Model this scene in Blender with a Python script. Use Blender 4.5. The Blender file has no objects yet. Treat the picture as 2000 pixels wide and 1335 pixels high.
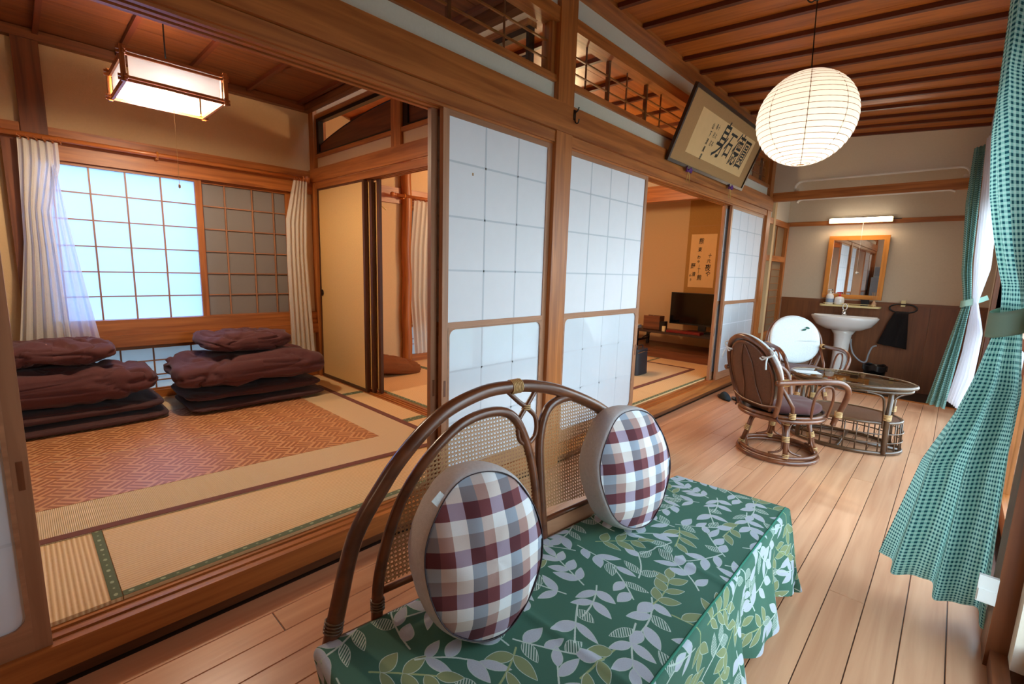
import bpy, math, random
import numpy as np
from mathutils import Matrix, Vector, noise
C = bpy.context.scene.collection
SC = bpy.context.scene
random.seed(7)
PI = math.pi
# ------------------------------------------------------------------ camera, world, exposure
cam_d = bpy.data.cameras.new('camera'); cam = bpy.data.objects.new('camera', cam_d); C.objects.link(cam)
F_PX, YAW, PITCH, ROLL, CAM_H = 914.17, .754854, -.15378, .03032, 1.22
cam_d.sensor_width = 36.0; cam_d.lens = F_PX / 2000 * 36; cam_d.clip_start = .02; cam_d.clip_end = 200
fw = Vector((-math.sin(YAW) * math.cos(PITCH), math.cos(YAW) * math.cos(PITCH), math.sin(PITCH)))
rt = Vector((math.cos(YAW), math.sin(YAW), 0)); up = rt.cross(fw)
r2 = rt * math.cos(ROLL) + up * math.sin(ROLL); u2 = -rt * math.sin(ROLL) + up * math.cos(ROLL)
cam.matrix_world = Matrix(((r2.x, u2.x, -fw.x, 0), (r2.y, u2.y, -fw.y, 0), (r2.z, u2.z, -fw.z, CAM_H), (0, 0, 0, 1)))
SC.camera = cam
SC.view_settings.view_transform = 'Standard'; SC.view_settings.look = 'None'
SC.view_settings.gamma = 1.0; SC.view_settings.use_curve_mapping = False
SC.view_settings.exposure = 0.25
SC.cycles.use_denoising = True
SC.cycles.max_bounces = 10; SC.cycles.diffuse_bounces = 5; SC.cycles.transparent_max_bounces = 16
SC.cycles.sample_clamp_indirect = 6.0; SC.cycles.caustics_reflective = False; SC.cycles.caustics_refractive = False
world = bpy.data.worlds.new('daylight'); SC.world = world; world.use_nodes = True
wn = world.node_tree.nodes; wl = world.node_tree.links
bgn = wn['Background']
wtc = wn.new('ShaderNodeTexCoord'); wsp = wn.new('ShaderNodeSeparateXYZ'); wrp = wn.new('ShaderNodeValToRGB')
wl.new(wtc.outputs['Generated'], wsp.inputs[0]); wl.new(wsp.outputs['Z'], wrp.inputs[0])
wrp.color_ramp.elements[0].position = 0.0; wrp.color_ramp.elements[0].color = (.80, .90, 1, 1)
wrp.color_ramp.elements[1].position = .8; wrp.color_ramp.elements[1].color = (.56, .75, 1, 1)
wl.new(wrp.outputs[0], bgn.inputs['Color']); bgn.inputs['Strength'].default_value = 7.6

def light(name, kind, loc, energy, color, size=.1, size_y=None, direction=None):
    d = bpy.data.lights.new(name, kind); d.energy = energy; d.color = color
    if kind == 'AREA':
        d.size = size
        if size_y: d.shape = 'RECTANGLE'; d.size_y = size_y
    else: d.shadow_soft_size = size
    o = bpy.data.objects.new(name, d); o.location = loc
    if direction: o.rotation_euler = Vector(direction).to_track_quat('-Z', 'Y').to_euler()
    C.objects.link(o); return o
WARM = (1.0, .70, .40); WARM2 = (1.0, .80, .58)
light('lantern_bulb', 'POINT', (-.71, 3.0, 2.03), 3.7, (1, .86, .70), .05)
light('square_lamp_bulb', 'POINT', (-3.36, .69, 2.13), 52, (1, .80, .56), .07)
light('back_room_bulb', 'POINT', (-3.1, 3.9, 2.15), 60, WARM, .12)
light('vanity_tube_glow', 'AREA', (-.97, 7.055, 1.93), 5, WARM2, .6, .04, (0, -.5, -1))
light('rear_point_light', 'POINT', (-.9, -1.4, 2.2), 7, WARM2, .12)  # unseen warm point light behind the viewpoint, no fixture modelled
# portals let the sky in through the real window openings
for nm, lc, sx, sy, dr in (('portal_garden', (.42, 3.9, 1.1), 4.4, 2.1, (-1, 0, 0)), ('portal_near', (.42, 1.5, 1.1), 1.1, 2.1, (-1, 0, 0)), ('portal_left', (-4.7, .9, 1.2), 2.0, 1.4, (1, 0, 0))):
    p = light(nm, 'AREA', lc, 1, (1, 1, 1), sx, sy, dr); p.data.cycles.is_portal = True

# ------------------------------------------------------------------ materials
def nt(name):
    m = bpy.data.materials.new(name); m.use_nodes = True
    return m, m.node_tree.nodes, m.node_tree.links, m.node_tree.nodes['Principled BSDF']
def srgb(r, g, b):
    f = lambda c: (c / 255 / 12.92) if c / 255 <= .04045 else ((c / 255 + .055) / 1.055) ** 2.4
    return (f(r), f(g), f(b), 1)
def pset(b, **k):
    for n, v in k.items():
        n = n.replace('_', ' ')
        if n in b.inputs: b.inputs[n].default_value = v
def plain(name, col, rough=.5, metal=0, bump=0, bscale=60, vary=.06, **k):
    m, n, l, b = nt(name)
    tc = n.new('ShaderNodeTexCoord'); no = n.new('ShaderNodeTexNoise'); no.inputs['Scale'].default_value = bscale / 4
    no.inputs['Detail'].default_value = 3
    l.new(tc.outputs['Object'], no.inputs['Vector'])
    rp = n.new('ShaderNodeValToRGB')
    rp.color_ramp.elements[0].position = .3; rp.color_ramp.elements[1].position = .7
    rp.color_ramp.elements[0].color = tuple(c * (1 - vary) for c in col[:3]) + (1,)
    rp.color_ramp.elements[1].color = tuple(min(1, c * (1 + vary)) for c in col[:3]) + (1,)
    l.new(no.outputs['Fac'], rp.inputs[0]); l.new(rp.outputs[0], b.inputs['Base Color'])
    pset(b, Roughness=rough, Metallic=metal, **k)
    if bump:
        nb = n.new('ShaderNodeTexNoise'); nb.inputs['Scale'].default_value = bscale; nb.inputs['Detail'].default_value = 4
        l.new(tc.outputs['Object'], nb.inputs['Vector'])
        bp = n.new('ShaderNodeBump'); bp.inputs['Strength'].default_value = bump; bp.inputs['Distance'].default_value = .01
        l.new(nb.outputs['Fac'], bp.inputs['Height']); l.new(bp.outputs[0], b.inputs['Normal'])
    return m
def wood(name, c1, c2, axis='Y', rough=.42, scale=1.0, rand=.25, coat=0.0):
    m, n, l, b = nt(name)
    tc = n.new('ShaderNodeTexCoord'); oi = n.new('ShaderNodeObjectInfo')
    ad = n.new('ShaderNodeVectorMath'); ad.operation = 'ADD'
    mu = n.new('ShaderNodeVectorMath'); mu.operation = 'MULTIPLY'; mu.inputs[1].default_value = (37, 53, 29)
    cb = n.new('ShaderNodeCombineXYZ')
    for i in range(3): l.new(oi.outputs['Random'], cb.inputs[i])
    l.new(cb.outputs[0], mu.inputs[0]); l.new(tc.outputs['Object'], ad.inputs[0]); l.new(mu.outputs[0], ad.inputs[1])
    mp = n.new('ShaderNodeMapping')
    s = {'X': (.8, 14, 14), 'Y': (14, .8, 14), 'Z': (14, 14, .8)}[axis]
    mp.inputs['Scale'].default_value = tuple(v * scale for v in s); l.new(ad.outputs[0], mp.inputs[0])
    no = n.new('ShaderNodeTexNoise'); no.inputs['Scale'].default_value = 2.2; no.inputs['Detail'].default_value = 5; no.inputs['Distortion'].default_value = .6
    l.new(mp.outputs[0], no.inputs['Vector'])
    rp = n.new('ShaderNodeValToRGB'); rp.color_ramp.elements[0].position = .32; rp.color_ramp.elements[1].position = .68
    rp.color_ramp.elements[0].color = c1; rp.color_ramp.elements[1].color = c2
    l.new(no.outputs['Fac'], rp.inputs[0])
    hv = n.new('ShaderNodeHueSaturation'); mr = n.new('ShaderNodeMapRange')
    mr.inputs['To Min'].default_value = 1 - rand * .6; mr.inputs['To Max'].default_value = 1 + rand * .4
    l.new(oi.outputs['Random'], mr.inputs['Value']); l.new(mr.outputs[0], hv.inputs['Value']); l.new(rp.outputs[0], hv.inputs['Color'])
    l.new(hv.outputs[0], b.inputs['Base Color'])
    pset(b, Roughness=rough, Coat_Weight=coat, Coat_Roughness=.25)
    bp = n.new('ShaderNodeBump'); bp.inputs['Strength'].default_value = .12; bp.inputs['Distance'].default_value = .004
    l.new(no.outputs['Fac'], bp.inputs['Height']); l.new(bp.outputs[0], b.inputs['Normal'])
    return m
def wood3(name, c1, c2, **k):
    return {a: wood(name + '_' + a.lower(), c1, c2, a, **k) for a in 'XYZ'}
OR = wood3('cedar', srgb(146, 80, 32), srgb(194, 118, 56), rand=.12)
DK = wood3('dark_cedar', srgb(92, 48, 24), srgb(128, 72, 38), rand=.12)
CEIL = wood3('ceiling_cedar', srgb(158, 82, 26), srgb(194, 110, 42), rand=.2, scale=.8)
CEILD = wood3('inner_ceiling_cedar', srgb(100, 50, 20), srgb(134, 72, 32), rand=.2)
BATT = wood3('batten_wood', srgb(84, 32, 12), srgb(104, 44, 18), rand=.1)
FLR = wood3('floor_board', srgb(202, 142, 104), srgb(222, 166, 126), rand=.12, rough=.33, scale=.7, coat=.25)
BLK = wood3('smoked_wood', srgb(38, 22, 14), srgb(58, 34, 20), rand=.1)
STL = wood3('fusuma_frame_wood', srgb(70, 38, 22), srgb(96, 56, 32), rand=.1)
PNL = wood3('wainscot_veneer', srgb(112, 62, 30), srgb(132, 78, 40), rand=.1)
SHO = wood3('shoji_frame_wood', srgb(150, 102, 72), srgb(178, 126, 92), rand=.1)
MIR = wood3('honey_pine', srgb(200, 120, 40), srgb(222, 146, 60), rand=.05)
RAT = wood3('rattan_pole', srgb(84, 44, 24), srgb(126, 72, 42), rand=.2, rough=.28, scale=.6, coat=.4)
RATD = wood3('brown_rattan', srgb(70, 46, 28), srgb(104, 74, 48), rand=.2, rough=.28, scale=.6, coat=.4)
M = {}
M['plaster_blue'] = plain('grey_green_plaster', srgb(216, 212, 196), .9, bump=.15, bscale=300, vary=.02)
M['plaster_beige'] = plain('beige_plaster', srgb(212, 178, 134), .92, bump=.15, bscale=300, vary=.02)
M['plaster_taupe'] = plain('taupe_wallpaper', srgb(202, 182, 156), .9, bump=.12, bscale=240, vary=.02)
M['plaster_light'] = plain('pale_plaster', srgb(216, 204, 186), .92, bump=.1, bscale=300, vary=.02)
M['paper'] = plain('shoji_paper', srgb(230, 231, 238), .75, vary=.01)
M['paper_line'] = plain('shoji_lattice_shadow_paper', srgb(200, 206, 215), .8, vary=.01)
M['acrylic'] = plain('glazed_lower_pane', srgb(218, 226, 236), .22, vary=.01, Coat_Weight=1.0, Coat_Roughness=.04)
M['fusuma'] = plain('ochre_fusuma_paper', srgb(224, 178, 110), .85, bump=.06, bscale=400, vary=.04)
M['black_lacquer'] = plain('black_lacquer', srgb(20, 16, 14), .35)
M['black_plastic'] = plain('black_plastic', srgb(14, 14, 16), .3)
M['white_ceramic'] = plain('white_ceramic', srgb(232, 230, 228), .12, vary=.01, Coat_Weight=.6)
M['cream_plastic'] = plain('cream_plastic', srgb(226, 206, 150), .35, vary=.02)
M['white_plastic'] = plain('white_plastic', srgb(228, 228, 224), .35, vary=.01)
M['chrome'] = plain('chrome', srgb(200, 200, 200), .15, 1)
M['maroon'] = plain('maroon_cotton', srgb(88, 44, 42), .85, bump=.05, bscale=200, Sheen_Weight=.1)
M['maroon_dark'] = plain('dark_maroon_cotton', srgb(72, 38, 36), .85, bump=.05, bscale=200, Sheen_Weight=.1)
M['brown_cloth'] = plain('brown_floor_cushion_cloth', srgb(128, 72, 30), .9, bump=.2, bscale=300)
M['navy_felt'] = plain('dark_teal_felt', srgb(30, 48, 58), .9, bump=.2, bscale=300)
M['green_heri'] = plain('green_cloth_edging', srgb(104, 114, 84), .85, bump=.2, bscale=600)
M['heri_dot'] = plain('pale_edging_dot', srgb(176, 188, 150), .85)
M['purple_hem'] = plain('plum_rug_edging', srgb(120, 70, 58), .85)
M['beige_linen'] = plain('grey_beige_linen', srgb(202, 196, 196), .9, bump=.2, bscale=500)
M['white_cloth'] = plain('white_terry', srgb(222, 230, 232), .95, bump=.2, bscale=400)
M['tile_dark'] = plain('dark_stone_tile', srgb(46, 36, 28), .4, vary=.4, bscale=40)
M['steel_grey'] = plain('grey_enamel', srgb(150, 156, 164), .35)
M['towel'] = plain('black_towel', srgb(22, 14, 14), .95, bump=.3, bscale=300)
M['red_lacquer'] = plain('red_lacquer', srgb(120, 20, 18), .3)
M['brass'] = plain('brass', srgb(190, 150, 70), .3, 1)
M['binding'] = plain('pale_rattan_binding', srgb(206, 166, 112), .5, bump=.3, bscale=150)
M['cane'] = plain('woven_cane', srgb(186, 138, 90), .55, bump=.2, bscale=300)
M['paper_beige'] = plain('aged_paper', srgb(234, 194, 136), .85, vary=.02)
M['mount'] = plain('brown_silk_mount', srgb(178, 134, 84), .8, bump=.05, bscale=500)
M['mount2'] = plain('ochre_scroll_silk', srgb(176, 130, 66), .85, bump=.05, bscale=500)
M['ink'] = plain('black_ink', srgb(26, 22, 20), .7)
M['purple'] = plain('purple_silk', srgb(88, 28, 110), .6)
M['gold'] = plain('gold_thread', srgb(200, 170, 90), .6)
M['ground'] = plain('garden_ground', srgb(150, 150, 148), .95, bump=.4, bscale=20, vary=.2)
M['leaf'] = plain('hedge_leaf', srgb(96, 140, 60), .8, vary=.4, bscale=40)
M['rod'] = wood('rod_wood', srgb(170, 92, 40), srgb(200, 120, 60), 'Y', .35, coat=.4)
def glass(name, col=(1, 1, 1, 1), rough=0.0, mixf=.12):
    m, n, l, b = nt(name); n.remove(b)
    tr = n.new('ShaderNodeBsdfTransparent'); tr.inputs[0].default_value = col
    gl = n.new('ShaderNodeBsdfGlossy'); gl.inputs['Roughness'].default_value = rough
    fr = n.new('ShaderNodeFresnel'); fr.inputs['IOR'].default_value = 1.5
    ge = n.new('ShaderNodeNewGeometry'); iv = n.new('ShaderNodeMath'); iv.operation = 'SUBTRACT'; iv.inputs[0].default_value = 1; l.new(ge.outputs['Backfacing'], iv.inputs[1])
    ml = n.new('ShaderNodeMath'); ml.operation = 'MULTIPLY'; l.new(fr.outputs[0], ml.inputs[0]); l.new(iv.outputs[0], ml.inputs[1])
    mx = n.new('ShaderNodeMixShader'); l.new(ml.outputs[0], mx.inputs[0]); l.new(tr.outputs[0], mx.inputs[1]); l.new(gl.outputs[0], mx.inputs[2])
    l.new(mx.outputs[0], n['Material Output'].inputs['Surface']); return m
M['glass'] = glass('window_glass', (.93, .97, .95, 1))
M['table_glass'] = glass('smoked_table_glass', (.84, .76, .62, 1))
def translucent(name, col, f=.5, transp=0.0, gloss=0.0):
    m, n, l, b = nt(name); n.remove(b)
    d = n.new('ShaderNodeBsdfDiffuse'); d.inputs[0].default_value = col
    t = n.new('ShaderNodeBsdfTranslucent'); t.inputs[0].default_value = col
    mx = n.new('ShaderNodeMixShader'); mx.inputs[0].default_value = f
    l.new(d.outputs[0], mx.inputs[1]); l.new(t.outputs[0], mx.inputs[2]); out = mx
    if transp:
        tr = n.new('ShaderNodeBsdfTransparent'); m2 = n.new('ShaderNodeMixShader'); m2.inputs[0].default_value = transp
        l.new(out.outputs[0], m2.inputs[1]); l.new(tr.outputs[0], m2.inputs[2]); out = m2
    l.new(out.outputs[0], n['Material Output'].inputs['Surface']); return m
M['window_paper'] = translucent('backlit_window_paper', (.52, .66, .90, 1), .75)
M['window_paper_dim'] = translucent('dim_window_paper', (.34, .31, .29, 1), .3)  # darker copy of the window paper; the missing backlight is put into its colour
M['brown_pane'] = plain('dim_brown_pane', srgb(136, 112, 86), .35)
M['frost'] = translucent('frosted_low_glass', (.55, .62, .66, 1), .4)
M['lantern_paper'] = translucent('lantern_paper', (.93, .90, .87, 1), .55)
M['lamp_paper'] = translucent('square_lamp_paper', (.80, .80, .84, 1), .5)
M['sheer'] = translucent('sheer_white_voile', (.90, .90, .97, 1), .55, .25)
def emit(name, col, s):
    m, n, l, b = nt(name); pset(b, Emission_Color=col, Emission_Strength=s, Base_Color=col); return m
M['tube'] = emit('lit_tube', (1, .93, .8, 1), 9)
M['lamp_glow'] = emit('lit_bulb_glass', (1, .85, .6, 1), 14)
def lace():
    m, n, l, b = nt('cream_lace'); n.remove(b)
    tc = n.new('ShaderNodeTexCoord'); mp = n.new('ShaderNodeMapping'); mp.inputs['Scale'].default_value = (1, 1, 1)
    l.new(tc.outputs['UV'], mp.inputs[0])
    vo = n.new('ShaderNodeTexVoronoi'); vo.inputs['Scale'].default_value = 160; l.new(mp.outputs[0], vo.inputs['Vector'])
    sp = n.new('ShaderNodeSeparateXYZ'); l.new(tc.outputs['UV'], sp.inputs[0])
    wv = n.new('ShaderNodeMath'); wv.operation = 'MULTIPLY'; wv.inputs[1].default_value = 9; l.new(sp.outputs['X'], wv.inputs[0])
    fr = n.new('ShaderNodeMath'); fr.operation = 'FRACT'; l.new(wv.outputs[0], fr.inputs[0])
    gt = n.new('ShaderNodeMath'); gt.operation = 'GREATER_THAN'; gt.inputs[1].default_value = .62; l.new(fr.outputs[0], gt.inputs[0])
    g2 = n.new('ShaderNodeMath'); g2.operation = 'GREATER_THAN'; g2.inputs[1].default_value = .42; l.new(vo.outputs['Distance'], g2.inputs[0])
    mu = n.new('ShaderNodeMath'); mu.operation = 'MULTIPLY'; l.new(gt.outputs[0], mu.inputs[0]); l.new(g2.outputs[0], mu.inputs[1])
    ms = n.new('ShaderNodeMath'); ms.operation = 'MULTIPLY_ADD'; ms.inputs[1].default_value = .10; ms.inputs[2].default_value = .04; l.new(mu.outputs[0], ms.inputs[0])
    d = n.new('ShaderNodeBsdfDiffuse'); d.inputs[0].default_value = (.82, .76, .66, 1)
    t = n.new('ShaderNodeBsdfTranslucent'); t.inputs[0].default_value = (.85, .80, .72, 1)
    mx = n.new('ShaderNodeMixShader'); mx.inputs[0].default_value = .35; l.new(d.outputs[0], mx.inputs[1]); l.new(t.outputs[0], mx.inputs[2])
    tr = n.new('ShaderNodeBsdfTransparent'); m2 = n.new('ShaderNodeMixShader'); l.new(ms.outputs[0], m2.inputs[0])
    l.new(mx.outputs[0], m2.inputs[1]); l.new(tr.outputs[0], m2.inputs[2]); l.new(m2.outputs[0], n['Material Output'].inputs['Surface'])
    return m
M['lace'] = lace()
def ribbed(name, axis, c1, c2, pitch):
    """woven rush: fine ribs running along the given axis"""
    m, n, l, b = nt(name)
    tc = n.new('ShaderNodeTexCoord'); sp = n.new('ShaderNodeSeparateXYZ'); l.new(tc.outputs['Object'], sp.inputs[0])
    mu = n.new('ShaderNodeMath'); mu.operation = 'MULTIPLY'; mu.inputs[1].default_value = 2 * PI / pitch
    l.new(sp.outputs['X' if axis == 'Y' else 'Y'], mu.inputs[0])
    sn = n.new('ShaderNodeMath'); sn.operation = 'SINE'; l.new(mu.outputs[0], sn.inputs[0])
    mr = n.new('ShaderNodeMapRange'); mr.inputs['From Min'].default_value = -1; l.new(sn.outputs[0], mr.inputs['Value'])
    no = n.new('ShaderNodeTexNoise'); no.inputs['Scale'].default_value = 60; l.new(tc.outputs['Object'], no.inputs['Vector'])
    ma = n.new('ShaderNodeMath'); ma.operation = 'MULTIPLY_ADD'; ma.inputs[1].default_value = .35; l.new(no.outputs['Fac'], ma.inputs[0]); l.new(mr.outputs[0], ma.inputs[2])
    rp = n.new('ShaderNodeValToRGB'); rp.color_ramp.elements[0].color = c1; rp.color_ramp.elements[1].color = c2; rp.color_ramp.elements[1].position = .8
    l.new(ma.outputs[0], rp.inputs[0]); l.new(rp.outputs[0], b.inputs['Base Color']); pset(b, Roughness=.6)
    bp = n.new('ShaderNodeBump'); bp.inputs['Strength'].default_value = .5; bp.inputs['Distance'].default_value = .003
    l.new(mr.outputs[0], bp.inputs['Height']); l.new(bp.outputs[0], b.inputs['Normal']); return m
M['tatami_y'] = ribbed('tatami_rush_y', 'Y', srgb(212, 164, 108), srgb(242, 206, 152), .0145)
M['tatami_x'] = ribbed('tatami_rush_x', 'X', srgb(212, 164, 108), srgb(242, 206, 152), .0145)
M['rush_fine'] = ribbed('fine_rush_rug', 'X', srgb(214, 182, 136), srgb(228, 200, 156), .006)
def gingham():
    m, n, l, b = nt('teal_gingham')
    tc = n.new('ShaderNodeTexCoord'); sp = n.new('ShaderNodeSeparateXYZ'); l.new(tc.outputs['UV'], sp.inputs[0])
    def stripe(o):
        mu = n.new('ShaderNodeMath'); mu.operation = 'MULTIPLY'; mu.inputs[1].default_value = 1 / .0155; l.new(o, mu.inputs[0])
        fr = n.new('ShaderNodeMath'); fr.operation = 'FRACT'; l.new(mu.outputs[0], fr.inputs[0])
        gt = n.new('ShaderNodeMath'); gt.operation = 'LESS_THAN'; gt.inputs[1].default_value = .5; l.new(fr.outputs[0], gt.inputs[0]); return gt.outputs[0]
    a, c = stripe(sp.outputs['X']), stripe(sp.outputs['Y'])
    ad = n.new('ShaderNodeMath'); ad.operation = 'ADD'; l.new(a, ad.inputs[0]); l.new(c, ad.inputs[1])
    dv = n.new('ShaderNodeMath'); dv.operation = 'MULTIPLY'; dv.inputs[1].default_value = .5; l.new(ad.outputs[0], dv.inputs[0])
    rp = n.new('ShaderNodeValToRGB'); rp.color_ramp.interpolation = 'CONSTANT'
    rp.color_ramp.elements[0].color = srgb(186, 218, 208); rp.color_ramp.elements[1].color = srgb(38, 82, 92); rp.color_ramp.elements[1].position = .75
    e = rp.color_ramp.elements.new(.25); e.color = srgb(146, 196, 186)
    l.new(dv.outputs[0], rp.inputs[0])
    n.remove(b)
    d = n.new('ShaderNodeBsdfDiffuse'); t = n.new('ShaderNodeBsdfTranslucent'); mx = n.new('ShaderNodeMixShader'); mx.inputs[0].default_value = .35
    l.new(rp.outputs[0], d.inputs[0]); l.new(rp.outputs[0], t.inputs[0]); l.new(d.outputs[0], mx.inputs[1]); l.new(t.outputs[0], mx.inputs[2])
    l.new(mx.outputs[0], n['Material Output'].inputs['Surface']); return m
M['gingham'] = gingham()
M['teal_plain'] = translucent('pale_teal_tieback', srgb(172, 206, 190), .3)
def imgmat(name, arr, rough=.85, bump=0.0):
    h, w = arr.shape[:2]
    im = bpy.data.images.new(name, w, h); px = np.ones((h, w, 4), np.float32); px[..., :3] = arr
    im.pixels.foreach_set(px.ravel()); im.update(); im.pack()
    m, n, l, b = nt(name); tx = n.new('ShaderNodeTexImage'); tx.image = im; tc = n.new('ShaderNodeTexCoord')
    l.new(tc.outputs['UV'], tx.inputs[0]); l.new(tx.outputs[0], b.inputs['Base Color']); pset(b, Roughness=rough)
    if bump:
        bp = n.new('ShaderNodeBump'); bp.inputs['Strength'].default_value = bump; bp.inputs['Distance'].default_value = .002
        l.new(tx.outputs[0], bp.inputs['Height']); l.new(bp.outputs[0], b.inputs['Normal'])
    return m
def leaf_fabric():
    """woven upholstery: sprays of leaves on green, drawn into an array"""
    N, T = 1500, .76; rs = np.random.RandomState(4); S = N / T
    A = np.zeros((N, N, 3), np.float32); A[:] = (.25, .42, .35)
    A *= (1 + .06 * (rs.rand(N, N, 1) - .5))
    WH, OL, CR = np.array((.72, .74, .78)), np.array((.52, .57, .40)), np.array((.74, .80, .76))
    occ = np.zeros((N, N), bool)
    def stamp(cx, cy, ang, L, W, kind, commit=True):
        R = int((L + W) * S) + 3
        ii = np.arange(-R, R); X, Y = np.meshgrid(ii / S, ii / S)
        c, s = math.cos(ang), math.sin(ang); u = (X * c + Y * s) / L; v = -X * s + Y * c
        uu = np.clip(u, 0, 1); w = W * np.sin(PI * uu ** .8) ** .85
        ins = (u > 0) & (u < 1) & (abs(v) < w)
        rim = ins & ((abs(v) > w - .0016) | (abs(v) < .0005))
        iy = (int(cy * S) + ii) % N; ix = (int(cx * S) + ii) % N
        g = np.ix_(iy, ix)
        if (ins & occ[g]).sum() > .22 * ins.sum(): return
        ins_n = ins & ~occ[g]
        if kind == 'hatch':
            hs = ((X * .6 + Y * .8) * 190) % 1 < .5
            col = np.where((hs | (abs(v) > w - .0014))[..., None], CR, A[g])
        elif kind == 'olive':
            col = np.where((abs(v) > w - .0016)[..., None], CR, OL * (1 + 0 * X[..., None]))
        else:
            col = WH * (1 + .10 * (rs.rand(2 * R, 2 * R, 1) - .5)); col = np.where(rim[..., None] & (abs(v) > w - .0016)[..., None], CR, col)
        blk = A[g]; A[g] = np.where(ins_n[..., None], col, blk)
        o = occ[g]; occ[g] = o | ins
    def stem(pts, col, wd=.0022):
        for k in range(len(pts) - 1):
            (x0, y0), (x1, y1) = pts[k], pts[k + 1]
            for t in np.linspace(0, 1, 26):
                x, y = x0 + (x1 - x0) * t, y0 + (y1 - y0) * t; r = int(wd * S)
                ii = np.arange(-r, r + 1); X, Y = np.meshgrid(ii, ii); d = X * X + Y * Y <= r * r
                g = np.ix_((int(y * S) + ii) % N, (int(x * S) + ii) % N); A[g] = np.where(d[..., None], col, A[g])
    G = 7
    for i in range(G):
        for j in range(G):
            cx = (i + .5 + (.5 if j % 2 else 0) + rs.uniform(-.12, .12)) * T / G; cy = (j + .5 + rs.uniform(-.12, .12)) * T / G
            ang = rs.uniform(0, 2 * PI); olive = rs.rand() < .24; L = .128
            curve = rs.uniform(-5, 5); pts = []; x, y, a = cx - math.cos(ang) * L / 2, cy - math.sin(ang) * L / 2, ang
            for k in range(7):
                pts.append((x, y)); x += math.cos(a) * L / 6; y += math.sin(a) * L / 6; a += curve * L / 6
            stem(pts, OL * 1.15 if olive else CR)
            for k in range(1, 7):
                da = math.atan2(pts[k][1] - pts[k - 1][1], pts[k][0] - pts[k - 1][0])
                sides = (1, -1) if k < 6 else (0,)
                for sd in sides:
                    if rs.rand() < .18 and k < 6: continue
                    if k % 2 == 0 and sd: continue
                    kind = 'olive' if olive else ('hatch' if rs.rand() < .28 else 'white')
                    stamp(pts[k][0], pts[k][1], da + sd * rs.uniform(.65, 1.0), rs.uniform(.050, .070), rs.uniform(.0115, .0165), kind)
    return A
M['leaves'] = imgmat('leaf_print_upholstery', leaf_fabric(), .85, .15)
def rug_arr():
    N = 512; y, x = np.mgrid[0:N, 0:N] / N * 8
    u, v = x, y; p, q = u + v, u - v                    # diagonal basket weave
    cell = (np.floor(p / 2) + np.floor(q / 2)) % 2
    a = np.where(cell == 0, p, q); b_ = np.where(cell == 0, q, p)
    ln = (a * 1.5) % 1; edge = (b_ % 2)
    line = (ln < .42) | (edge < .10) | (edge > 1.9)
    c1, c2 = np.array((.40, .14, .05)), np.array((.70, .36, .16))
    return np.where(line[..., None], c2, c1 * (1 + .1 * np.random.RandomState(1).rand(N, N, 1)))
M['rug'] = imgmat('basket_weave_rug', rug_arr() ** .5 * 1.0 if False else np.clip(rug_arr(), 0, 1) ** (1 / 2.2), .42, .3)
def plaid_arr():
    N = 600; reps = 2; t = (np.arange(N) / N * reps) % 1
    row = np.digitize(t, [.36, .68]); col = np.digitize(t, [.36, .70])
    T = np.array([[(.69, .62, .70), (.38, .19, .22), (.48, .26, .28)],
                  [(.90, .86, .84), (.54, .52, .55), (.72, .58, .55)],
                  [(.96, .97, .98), (.64, .68, .74), (.84, .78, .76)]])
    A = T[row[:, None], col[None, :]]
    return np.clip(A * (1 + .05 * (np.random.RandomState(3).rand(N, N, 1) - .5)), 0, 1)
M['plaid'] = imgmat('plaid_cotton', plaid_arr(), .9, .05)

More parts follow.
